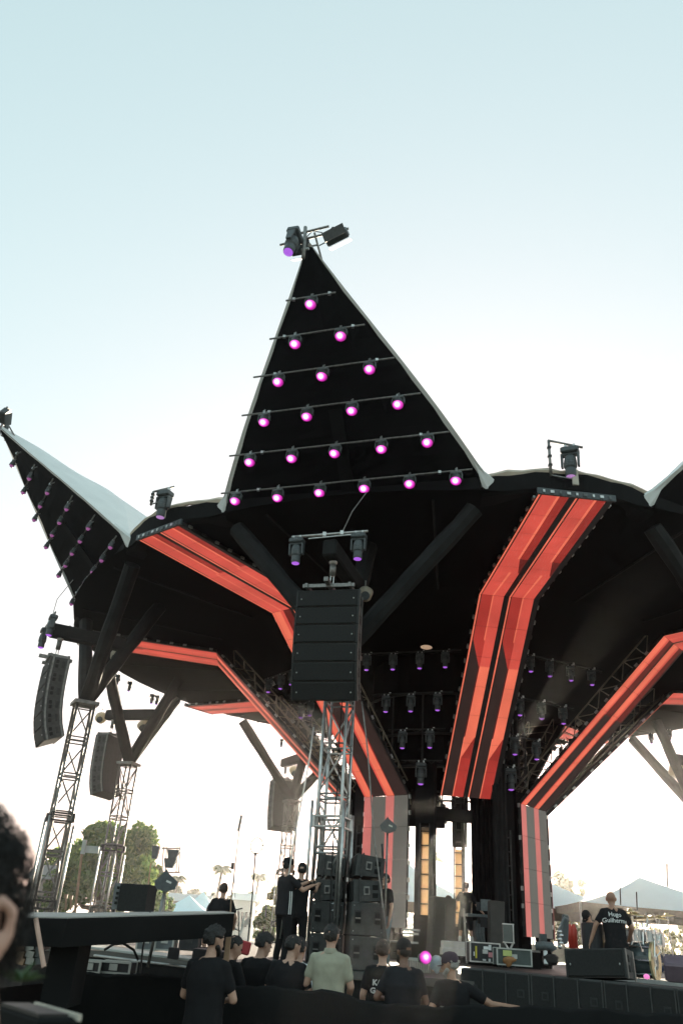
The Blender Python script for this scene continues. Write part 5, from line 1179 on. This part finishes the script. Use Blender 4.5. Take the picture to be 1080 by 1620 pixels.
person('man in black tee seen from behind beyond the walkway', stand(355, 1399, 18.5, 1.72), (.05, 1, 0), 1.72, hair='short', hcol=HAIRBR, girth=1.15, armL=((-.31, 0, 1.15), (-.27, .22, 1.0)), armR=((.31, 0, 1.15), (.27, .22, 1.0)))
person('woman with long dark hair far under the walkway end', stand(326, 1478, 20, 1.62), (-.6, -.8, 0), 1.62, hair='thick', hcol=HAIRBR, skin='light')

# ================================================================== the onlooker close to the camera at the left edge
hp = at(-12, 1478, 1.15); nf = MB(); NM = frame((hp.x, hp.y, hp.z), y=(-.42, -.90, 0), z=(0, 0, 1)); NM.translation = hp - NM.to_3x3() @ Vector((-.094, -.014, -.003))
def nh(x, y, z): return NM @ Vector((x, y, z))
def nball(c, r, nu=24, nv=18): 
    k = len(nf.v); nf.ball((0, 0, 0), r, nu, nv); nf.v[k:] = [NM @ (v + Vector(c)) for v in nf.v[k:]]
nball((0, 0, 0), (.078, .098, .115)); nball((0, .055, -.06), (.055, .06, .065))
limb(nf, nh(0, -.01, -.05), .062, nh(.0, -.035, -.20), .066, 20); limb(nf, nh(0, -.035, -.20), .066, nh(-.02, -.05, -.34), .10, 20)
limb(nf, nh(-.02, -.05, -.33), .09, nh(.19, -.05, -.42), .075, 16); limb(nf, nh(-.02, -.05, -.33), .09, nh(-.22, -.05, -.42), .075, 16)
loft(nf, [(-1.2, .18, .12, -.02), (-.9, .17, .115, -.02), (-.6, .2, .13, -.03), (-.42, .18, .11, -.04), (-.33, .09, .08, -.045)], NM)
for sx in (-1, 1): limb(nf, nh(sx * .10, 0, -1.2), .09, nh(sx * .11, .02, -1.75), .055, 12); limb(nf, nh(sx * .19, -.05, -.43), .06, nh(sx * .25, -.02, -.75), .045, 12); limb(nf, nh(sx * .25, -.02, -.75), .045, nh(sx * .2, .12, -.98), .035, 12)
limb(nf, nh(0, .095, -.005), .012, nh(0, .118, -.04), .016, 8)
limb(nf, nh(-.034, -.008, -.03), .058, nh(-.066, -.03, -.20), .066, 20)
for sx in (-1, 1):   # ears: helix, lobe, concha rim
    pts = [(.080, .012, -.005), (.090, .008, .022), (.098, -.012, .034), (.103, -.030, .022), (.101, -.034, -.004), (.094, -.026, -.028), (.086, -.010, -.040), (.082, .004, -.034)]
    for p0, p1 in zip(pts[:-1], pts[1:]): limb(nf, nh(sx * p0[0], p0[1], p0[2]), .0075, nh(sx * p1[0], p1[1], p1[2]), .0075, 8)
    limb(nf, nh(sx * .083, -.012, .01), .010, nh(sx * .085, -.014, -.02), .010, 8); limb(nf, nh(sx * .089, -.006, .012), .006, nh(sx * .092, -.018, -.015), .006, 8)
nme = fuse(nf, 'person', .0055, 2); nme.materials.append(mat('skin_near', (.56, .33, .26), .45, var=.10, scale=14, bump=.15, bscale=90))
no = bpy.data.objects.new('person', nme); col.objects.link(no); ROOTM[no.name] = Matrix.Identity(4)
tag(no, 'blurred onlooker with curly dark hair and a reddish ear at the left edge', 'person')
hb = MB(); rh = random.Random(5)
cbase = MB(); cbase.ball((0, 0, 0), (.082, .102, .118), 24, 16); hb.add([NM @ (v + Vector((0, -.004, .012))) for v in cbase.v if True], cbase.f)
hb.v = [v for v in hb.v]
keepf = []
for f_ in hb.f:
    c = sum((NM.inverted() @ hb.v[i] for i in f_), Vector()) / len(f_)
    if c.z > (-.07 if c.y < -.03 else -.02 + (c.y + .03) * .9) and not (abs(c.x) > .06 and c.z < .035 and c.y > -.045): keepf.append(f_)
hb.f = keepf; hb.mi = [0] * len(keepf)
for k in range(2600):   # curls
    th_, ph_ = rh.uniform(0, 2 * math.pi), math.acos(rh.uniform(-.45, 1)); v = Vector((math.sin(ph_) * math.cos(th_), math.sin(ph_) * math.sin(th_), math.cos(ph_)))
    p = Vector((v.x * .082, v.y * .102 - .004, v.z * .118 + .012))
    if p.y > .05 and p.z < .06: continue
    if abs(p.x) > .058 and p.z < .04 and p.y > -.05: continue
    rr_ = rh.uniform(.006, .015); tdir = v.cross(Vector((rh.uniform(-1, 1), rh.uniform(-1, 1), rh.uniform(-1, 1)))).normalized(); bdir = v.cross(tdir); turns = rh.uniform(.8, 1.6); m_ = 9; pts = []
    for j in range(m_):
        f = j / (m_ - 1); a = 2 * math.pi * turns * f; pts.append(NM @ (p + v * (-.004 + .034 * f * rh.uniform(.85, 1.1)) + tdir * (rr_ * math.cos(a)) + bdir * (rr_ * math.sin(a))))
    hb.path(pts, [.0009 * (1 - .6 * j / m_) for j in range(m_)], 4)
hb.build('hair', HAIRB, no)
tb = MB(); loft(tb, [(-1.05, .19, .13, -.02), (-.9, .185, .13, -.02), (-.6, .215, .145, -.03), (-.43, .195, .125, -.04), (-.37, .12, .10, -.045)], NM)
for sx in (-1, 1): limb(tb, nh(sx * .18, -.05, -.43), .078, nh(sx * .23, -.03, -.62), .068, 12)
tb_me = fuse(tb, 't_shirt', .012, 2); tb_me.materials.append(TEE); c = bpy.data.objects.new('t_shirt', tb_me); col.objects.link(c); c.parent = no

# ================================================================== planter and plant beside the onlooker
pc = at(58, 1600, 2.0); q = Matrix.Translation(pc) @ Matrix.Rotation(R(38), 4, 'Z') @ Matrix.Scale(.66, 4)
o = thing('planter_trough', 'dark trough with a sunlit pale rim close to the camera at the left', 'planter', M=q)
b = MB(); b.box((0, 0, -.36), (.12, .36, .72), bev=.01); b.build('trough', BLACK, o, local=True)
b = MB(); b.box((.064, 0, .0), (.010, .36, .018)); b.build('rim', CREAM, o, local=True)  # pale strip puts the sunlit trough edge into the colour
b = MB(); b.box((-.01, 0, .004), (.09, .32, .01)); b.build('lining', RUBBER, o, local=True)
LEAFD = mat('leaf_dark', (.05, .10, .03), .5, var=.35, scale=8)
pb = at(30, 1560, 1.45); o = thing('trough_plant', 'small green spiky plant growing in the dark trough at the left edge', 'plant', pb)
for k in range(16):
    a = rh.uniform(0, 6.28); L = rh.uniform(.03, .06); base = at(34, 1553, 1.45); dr = Vector((math.cos(a), math.sin(a), rh.uniform(.3, 1.1))).normalized(); sdv = dr.cross(Vector((0, 0, 1))).normalized() * .004
    b = MB(); m1 = base + dr * L * .5; tp_ = base + dr * L - Vector((0, 0, L * .25)); b.add([base - sdv * .4, base + sdv * .4, m1 + sdv, tp_, m1 - sdv], [(0, 1, 2, 3, 4)]); b.build('leaf', LEAFD, o)

# ================================================================== trees
def leaf_mesh(name, blobs, n, size, m_, seed, flat=.6):
    """leaf-sized faces through the volume of uneven blobs (centre, radius)"""
    r2 = random.Random(seed); V = []; F = []; MI = []; tot = sum(b_[1] ** 2 for b_ in blobs)
    for c, rad_ in blobs:
        k = int(n * rad_ ** 2 / tot)
        for _ in range(k):
            while True:
                v = Vector((r2.uniform(-1, 1), r2.uniform(-1, 1), r2.uniform(-1, 1)))
                if v.length <= 1: break
            v = v.normalized() * (v.length ** .45); p = Vector(c) + Vector((v.x * rad_, v.y * rad_, v.z * rad_ * .82)) * (1 + .35 * noise.noise(v * 2.2 + Vector(c)))
            s = size * r2.uniform(.6, 1.4); a = Vector((r2.gauss(0, 1), r2.gauss(0, 1), r2.gauss(0, 1))).normalized(); b_ = a.cross(Vector((r2.gauss(0, 1), r2.gauss(0, 1), r2.gauss(0, 1)))).normalized()
            i = len(V); V += [tuple(p - a * s), tuple(p + b_ * s * flat), tuple(p + a * s), tuple(p - b_ * s * flat)]; F.append((i, i + 1, i + 2, i + 3)); MI.append(r2.choice((0, 0, 1)))
    me = bpy.data.meshes.new(name); me.from_pydata(V, [], F)
    for x in m_: me.materials.append(x)
    me.polygons.foreach_set('material_index', MI); return me
def leafm(name, rgb, tr=.5): return mat(name, rgb, .6, var=.35, scale=.7, trans=tr)
LG = [leafm('leaf_green', (.095, .175, .045), .6), leafm('leaf_green_light', (.19, .27, .07), .65)]
LY = [leafm('leaf_sunlit', (.16, .17, .045), .6), leafm('leaf_gold', (.24, .20, .06), .6)]  # yellow of the backlit trees put into the leaf colour
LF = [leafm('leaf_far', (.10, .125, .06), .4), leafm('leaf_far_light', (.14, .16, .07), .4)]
BARK = mat('bark', (.12, .09, .065), .9, var=.3, scale=5, bump=.5)
def tree(label, px, ptop, pbase_z, d, halfw_px, n, leaf, m_, seed, name='broadleaf_tree', group='trees behind the stage', low=.35):
    top = at(px, ptop, d); base = Vector((top.x, top.y, 0)); Ht = top.z; hw = halfw_px * d / 1400.0
    o = thing(name, label, 'tree', base, group); r2 = random.Random(seed); blobs = []
    nb = 24
    for k in range(nb):
        a = r2.uniform(0, 6.28); f = r2.random() ** .6; z = Ht * (low + (.93 - low) * r2.random()); tap = 1 - .45 * max(0, (z / Ht - .6) / .4)
        blobs.append((base + Vector((math.cos(a) * hw * .80 * f * tap, math.sin(a) * hw * .55 * f, z - Ht * .06)), hw * r2.uniform(.15, .33)))
    blobs.append((base + Vector((0, 0, Ht - hw * .22)), hw * .22))
    b = MB(); b.path([base, base + Vector((.1, 0, Ht * .25)), base + Vector((-.1, .1, Ht * .5)), base + Vector((.1, 0, Ht * .8))], [hw * .10, hw * .075, hw * .06, hw * .02], 8); tr = b.build('trunk', BARK, o, smooth=True)
    for k in range(8):
        c, rr_ = blobs[k]; s0 = base + Vector((0, 0, Ht * r2.uniform(.25, .5))); b = MB(); b.path([s0, s0.lerp(c, .5) + Vector((0, 0, -.1 * hw)), c], [hw * .05, hw * .03, hw * .012], 6); b.build('limb', BARK, tr)
    me = leaf_mesh('crown', [(c - base, r_) for c, r_ in blobs], n, leaf, m_, seed); c = bpy.data.objects.new('crown', me); col.objects.link(c); c.parent = o; ROOTM[c.name] = ROOTM[o.name]
    return o
tree('large leafy green tree behind the left truss towers', 182, 1298, 0, 62, 108, 17000, .17, LG, 1)
tree('darker green tree low behind the far left tower', 118, 1352, 0, 58, 55, 7000, .16, LG, 2)
tree('green tree right of the second tower, behind the black paddle', 236, 1352, 0, 66, 48, 6000, .17, [LG[0], LY[0]], 3)
tree('yellow green bush right of the loop antenna', 437, 1402, 0, 52, 28, 4200, .13, LY, 4, 'bush', low=.2)
tree('lower dark green bush left of the crew at the tower', 421, 1432, 0, 48, 24, 3000, .12, LG, 5, 'bush', low=.15)
tree('golden backlit tree above the right tents', 882, 1378, 0, 85, 40, 5200, .20, LY, 6)
tree('second golden backlit tree, right end above the tents', 918, 1391, 0, 88, 26, 3200, .20, LY, 7)
tree('golden leafy tree in the bright gap at the stage centre', 752, 1386, 0, 90, 14, 1600, .18, LY, 8)
for k, (x, y, w_, d) in enumerate(((255, 1398, 18, 150), (283, 1402, 20, 160), (312, 1405, 26, 170), (338, 1412, 18, 175), (372, 1413, 20, 180), (397, 1410, 22, 170), (470, 1418, 22, 180), (540, 1425, 26, 190), (602, 1428, 24, 190), (652, 1420, 20, 180), (706, 1416, 16, 170), (1030, 1468, 60, 95), (1075, 1455, 30, 80), (985, 1462, 28, 90))):
    tree('%s hazy round tree from the left in the distant tree line' % ['first', 'second', 'third', 'fourth', 'fifth', 'sixth', 'seventh', 'eighth', 'ninth', 'tenth', 'eleventh', 'twelfth', 'last', 'thirteenth'][k], x, y, 0, d, w_, 1500, .38 * d / 170, LF if k < 11 else LY, 20 + k, group='distant tree line', low=.12)
def palm(label, px, py, d, hw_px, seed, m_=None):
    crown = at(px, py, d); base = Vector((crown.x - .3, crown.y, 0)); o = thing('palm_tree', label, 'palm tree', base, 'palms'); r2 = random.Random(seed); L = hw_px * d / 1400
    b = MB(); b.path([base, base.lerp(crown, .5) + Vector((-.15, 0, 0)), crown], [.26, .18, .15], 8); b.build('trunk', BARK, o, smooth=True)
    for k in range(17):
        a = 2 * math.pi * k / 17 + r2.uniform(-.15, .15); up = r2.uniform(-.1, .9); V = []; F = []; m1 = 12; dr = Vector((math.cos(a), math.sin(a), 0)); sd_ = Vector((-math.sin(a), math.cos(a), 0)); b = MB()
        sp = [crown + dr * (L * f) + Vector((0, 0, L * (up * f - (.55 + .5 * up) * f * f))) for f in [j / m1 for j in range(m1 + 1)]]
        b.path(sp, [.035 * (1 - .8 * j / m1) for j in range(m1 + 1)], 4)
        for j in range(1, m1 + 1):
            w_ = L * .30 * math.sin(math.pi * min(1, (j + 1.5) / (m1 + 2.5))) ** .7
            for sg in (-1, 1): b.add([sp[j - 1], sp[j], sp[j] + sd_ * sg * w_ + dr * w_ * .5 - Vector((0, 0, w_ * .55)), sp[j - 1] + sd_ * sg * w_ * .8 + dr * w_ * .3 - Vector((0, 0, w_ * .5))], [(0, 1, 2, 3)] if j % 1 == 0 else [])
        b.build('frond', (m_ or LF)[k % 2], o)
palm('taller palm tree left of the thin mast', 352, 1372, 110, 18, 1); palm('shorter palm tree right of the loop antenna pole', 410, 1385, 130, 16, 2)
palm('palm tree right of the black paddle at far left', 283, 1388, 120, 15, 3); palm('backlit palm in the bright gap left of the stage centre', 682, 1352, 70, 22, 4, LY)
palm('small palm beside the twin lamp box', 268, 1392, 125, 12, 5)
# ================================================================== tents, building, fences
TENT = mat('tent_white', (.60, .80, .88), .6, var=.05, scale=.6, trans=.12); VAL = mat('valance_brown', (.16, .12, .09), .8, var=.2); BLUEF = mat('blue_fence', (.03, .05, .11), .8, var=.3)  # tent blue: skylight put into the white cloth's colour
def tent(label, px, peak_y, eave_y, d, half, depth=None, poles=True):
    pk = at(px, peak_y, d); ez = at(px, eave_y, d).z; dp = depth or half; o = thing('tent', label, 'tent', Vector((pk.x, pk.y, 0)), 'white pyramid tents')
    cs = [Vector((pk.x + sx * half, pk.y + sy * dp, ez)) for sx, sy in ((-1, -1), (1, -1), (1, 1), (-1, 1))]; nseg = 8
    for k in range(4):
        a, c = cs[k], cs[(k + 1) % 4]; b = MB(); P = []; 
        for j in range(nseg + 1):
            f = j / nseg; ff_ = f - .10 * math.sin(math.pi * f) * 1.0
            for u in (0, .25, .5, .75, 1):
                e_ = a.lerp(c, u) ; p = e_.lerp(pk, f); p.z = ez + (pk.z - ez) * ff_ - .04 * half * math.sin(math.pi * u) * (1 - f) * .6; P.append(p)
        b.add(P, [(j * 5 + u, j * 5 + u + 1, j * 5 + 6 + u, j * 5 + 5 + u) for j in range(nseg) for u in range(4)]); b.build('roof_panel', TENT, o, smooth=True)
        b = MB(); q = [a, a.lerp(c, .25) , a.lerp(c, .5), a.lerp(c, .75), c]; P = []
        for u, p in enumerate(q): P += [p + Vector((0, 0, .02 - .024 * half * math.sin(math.pi * u / 4))), p - Vector((0, 0, .36 + .05 * (u % 2)))]
        b.add(P, [(2 * u, 2 * u + 1, 2 * u + 3, 2 * u + 2) for u in range(4)]); b.build('valance', VAL if half > 3 else TENT, o)
        b = MB(); b.tube((a.x, a.y, 0), a, .05, n=6); b.build('pole', ALU, o)
    return o
tent('large pale blue tent with peaked roof at the right', 1011, 1388, 1441, 46, 4.4)
tent('pale tent left of the large one, behind the right ribbon foot', 834, 1379, 1437, 48, 4.0)
tent('pale tent roof seen through the gap left of the ladder column', 640, 1362, 1428, 50, 3.6)
tent('small white pyramid tent behind the walkway', 300, 1416, 1446, 78, 2.4)
tent('farther small white pyramid tent beside the first', 322, 1410, 1440, 105, 2.2)
# far festival row: dark stalls with banners
for k, (x0, x1, y0, y1, d, lab, c_) in enumerate(((268, 330, 1425, 1446, 112, 'row of dark stalls behind the small tents', (.10, .10, .11)), (372, 402, 1424, 1440, 120, 'pale shed with a low roof beyond the palms', (.45, .45, .44)), (62, 84, 1392, 1450, 60, 'pinkish grey building wall behind the far left tower', (.42, .36, .33)))):
    a, c = at(x0, y0, d), at(x1, y1, d); o = thing('low_building', lab, 'building', Vector(((a.x + c.x) / 2, a.y, 0))); w_ = abs(c.x - a.x); b = MB(); mx_ = (a.x + c.x) / 2
    b.box((mx_, a.y, a.z / 2), (w_, 4, a.z)); b.build('wall', mat('wall_%d' % k, c_, .8, var=.15), o)
    b = MB(); b.prism([(mx_ - w_ / 2 - .3, a.y - 2.3, a.z), (mx_ - w_ / 2 - .3, a.y, a.z + .9), (mx_ - w_ / 2 - .3, a.y + 2.3, a.z)], (0, 0, 0), (w_ + .6, 0, 0)); b.build('roof', mat('roof_%d' % k, [(.35, .4, .42), (.5, .55, .55), (.2, .18, .17)][k], .6, var=.1), o)
    for j in range(5):
        b = MB(); b.box((mx_ - w_ / 2 + w_ * (j + .5) / 5, a.y - 2.02, a.z * .55), (w_ / 9, .06, a.z * .35)); b.build('opening' if k else 'banner', RACK if k == 0 and j % 2 else CASEM, o)
b = MB(); c = at(1066, 1500, 40); b.box((c.x, c.y, 1.0), (6, .05, 1.9)); tag(b.build('blue_fence', BLUEF), 'dark blue fence panel behind the drum kit', 'fence')
b = MB(); a = at(1010, 1470, 60); b.box((a.x, a.y, 1.0), (30, .1, 2.0)); tag(b.build('far_wall', mat('far_wall_tan', (.22, .2, .16), .9, var=.25, scale=.6)), 'low tan wall in shade under the right tents', 'wall')
# grass bank beyond
gb = MB(); P = []; nx, ny = 30, 6
for j in range(ny + 1):
    for i in range(nx + 1):
        x = -120 + 240 * i / nx; y = 95 + 160 * j / ny; P.append(Vector((x, y, .03 + 2.6 * (j / ny) ** 1.2 + .4 * noise.noise(Vector((x * .03, y * .03, 0))) * (j / ny))))
gb.add(P, [(j * (nx + 1) + i, j * (nx + 1) + i + 1, (j + 1) * (nx + 1) + i + 1, (j + 1) * (nx + 1) + i) for j in range(ny) for i in range(nx)]); tag(gb.build('grass_bank', mat('dry_grass', (.085, .105, .035), .95, var=.35, scale=.2, bump=.4, bscale=2), smooth=True), kind='structure')
# ================================================================== masts, antennas, lamps left of the tower
o = thing('loop_antenna', 'loop antenna ring on a tall thin stand', 'antenna', at(392, 1520, 14)); c = at(406, 1338, 15)
b = MB(); b.path([c + Vector((.105 * math.cos(a), .05 * math.sin(a), .135 * math.sin(a))) for a in [2 * math.pi * k / 24 for k in range(25)]], .008, 6); b.build('ring', DARKST, o, smooth=True)
b = MB(); b.path([at(404, 1352, 15), at(399, 1420, 15), at(391, 1500, 15)], .014, 6); b.build('pole', DARKST, o)
b = MB(); b.box(at(404, 1351, 15), (.04, .04, .05)); b.build('mount', DARKST, o)
b = MB(); b.path([at(401, 1338, 15), at(404, 1338, 15), at(428, 1337, 15)], .005, 4); b.build('dipole', DARKST, o)
for k, (x0, y0, x1, y1, r_, d, lab) in enumerate(((381, 1292, 366, 1420, .012, 15, 'thin leaning mast with a small whip on top'), (427, 1352, 420, 1450, .010, 16, 'very thin leaning rod right of the loop antenna'), (366, 1418, 363, 1480, .016, 14, 'pale rod standing at the end of the walkway'), (372, 1420, 370, 1385, .01, 16, 'short thin rod beside the man beyond the walkway'))):
    o = thing('thin_mast', lab, 'mast', at(x1, y1, d), 'thin masts'); b = MB(); b.tube(at(x1, y1, d), at(x0, y0, d), r_, r_ * .5, n=6); b.build('rod', STEEL if k != 2 else WOOD, o)
    if k == 0:
        b = MB(); b.tube(at(377, 1315, d), at(382, 1290, d), .022, n=6); b.build('whip', STEEL, o); b = MB(); b.box(at(368, 1370, d), (.05, .05, .1)); b.build('radio_box', DARKST, o)
o = thing('white_flag', 'small pale pink flag on a white pole', 'flag', at(380, 1490, 15)); b = MB(); b.tube(at(378, 1490, 15), at(386, 1448, 15), .012, n=6); b.build('pole', RACK, o)
b = MB(); b.prism([at(382, 1468, 15), at(392, 1449, 15), at(398, 1457, 15), at(390, 1464, 15)], (0, 0, 0), (0, .01, 0)); b.build('cloth', mat('flag_cloth', (.6, .52, .46), .8, var=.1), o)
b = MB(); b.box(at(386, 1499, 14.5), (.20, .15, .19), Euler((0, R(10), 0)).to_matrix(), bev=.02); tag(b.build('red_box', mat('red_case', (.35, .03, .035), .5, var=.2)), 'bright red box behind the man looking down', 'box')
o = thing('music_stand', 'small black stand with clamps right of the walkway end', 'stand', at(378, 1490, 16))
for (x0, y0, x1, y1) in ((378, 1488, 377, 1440), (370, 1440, 384, 1437), (372, 1470, 382, 1474)): b = MB(); b.tube(at(x0, y0, 16), at(x1, y1, 16), .012, n=5); b.build('tube', DARKST, o)
# twin lamps on a pole beyond the walkway
o = thing('lamp_tower', 'rack with hooded floodlights on a pole before the big tree', 'lamp tower', at(258, 1470, 26)); 
b = MB(); b.tube(at(256, 1470, 26), at(263, 1390, 26), .035, n=6); b.build('pole', STEEL, o)
for x in (257, 262, 279, 283):
    b = MB(); b.tube(at(x, 1380, 26), at(x + 2, 1340, 26), .02, n=5); b.build('frame_tube', STEEL, o)
for y in (1342, 1380): b = MB(); b.tube(at(256, y, 26), at(285, y, 26), .02, n=5); b.build('frame_tube', STEEL, o)
for (x, y) in ((273, 1352), (268, 1366)):
    b = MB(); cc = at(x, y, 25.9); b.add([cc + Vector((-.16, -.1, .13)), cc + Vector((.2, -.1, .13)), cc + Vector((.12, -.1, -.12)), cc + Vector((-.1, -.1, -.12)), cc + Vector((-.16, .15, .13)), cc + Vector((.2, .15, .13)), cc + Vector((.12, .1, -.12)), cc + Vector((-.1, .1, -.12))], [(3, 2, 1, 0), (4, 5, 6, 7), (0, 1, 5, 4), (1, 2, 6, 5), (2, 3, 7, 6), (3, 0, 4, 7)]); b.build('floodlight', FIX, o)
o = thing('hooded_lamp', 'single hooded lamp on a thin pole left of the twin floodlights', 'lamp', at(232, 1440, 26)); b = MB(); b.tube(at(230, 1440, 26), at(239, 1365, 26), .02, n=6); b.build('pole', WOOD, o)
b = MB(); cc = at(247, 1347, 26); b.add([cc + Vector((-.12, -.1, .14)), cc + Vector((.1, -.1, .14)), cc + Vector((.06, -.1, -.2)), cc + Vector((-.08, -.1, -.2)), cc + Vector((-.12, .1, .14)), cc + Vector((.1, .1, .14)), cc + Vector((.06, .1, -.2)), cc + Vector((-.08, .1, -.2))], [(3, 2, 1, 0), (4, 5, 6, 7), (0, 1, 5, 4), (1, 2, 6, 5), (2, 3, 7, 6), (3, 0, 4, 7)]); b.build('hood', FIX, o)
o = thing('banner_lamp', 'pale square lamp panel on a yellowish pole between the left towers', 'lamp', at(118, 1450, 22)); b = MB(); b.tube(at(118, 1450, 22), at(131, 1340, 22), .03, n=6); b.build('pole', WOOD, o)
b = MB(); b.box(at(146, 1344, 22), (.33, .05, .16)); b.build('panel', RACK, o); b = MB(); b.box(at(133, 1340, 22), (.09, .09, .32)); b.build('housing', RACK, o)
for k, (x, y0, y1) in enumerate(((104, 1440, 1418), (112, 1440, 1420), (197, 1440, 1418))):
    b = MB(); b.tube(at(x, y0, 13), at(x + 1, y1, 13), .014, n=6); b.box(at(x + 1, y1, 13), (.04, .04, .05)); tag(b.build('rail_post', WOOD), ['left short post on the walkway edge near the far left tower', 'right short post on the walkway edge near the far left tower', 'short post in front of the big loudspeaker'][k], 'post', 'short walkway posts')
for sc2 in [s for s in bpy.data.scenes if s is not sc]: bpy.data.scenes.remove(sc2)

# ================================================================== evening haze
hz = MB(); hz.box((0, 640, 8.4), (1700, 1380, 18.8)); ho = hz.build('haze', BLACK); ho.data.materials.clear()
HM = bpy.data.materials.new('haze_air'); HM.use_nodes = True; hn = HM.node_tree; hn.nodes.clear(); out = hn.nodes.new('ShaderNodeOutputMaterial'); pv = hn.nodes.new('ShaderNodeVolumePrincipled')
pv.inputs['Color'].default_value = (.97, .98, 1, 1); pv.inputs['Density'].default_value = .0005; pv.inputs['Anisotropy'].default_value = .82
hn.links.new(pv.outputs[0], out.inputs['Volume']); ho.data.materials.append(HM); tag(ho, kind='stuff', label='thin warm evening haze')
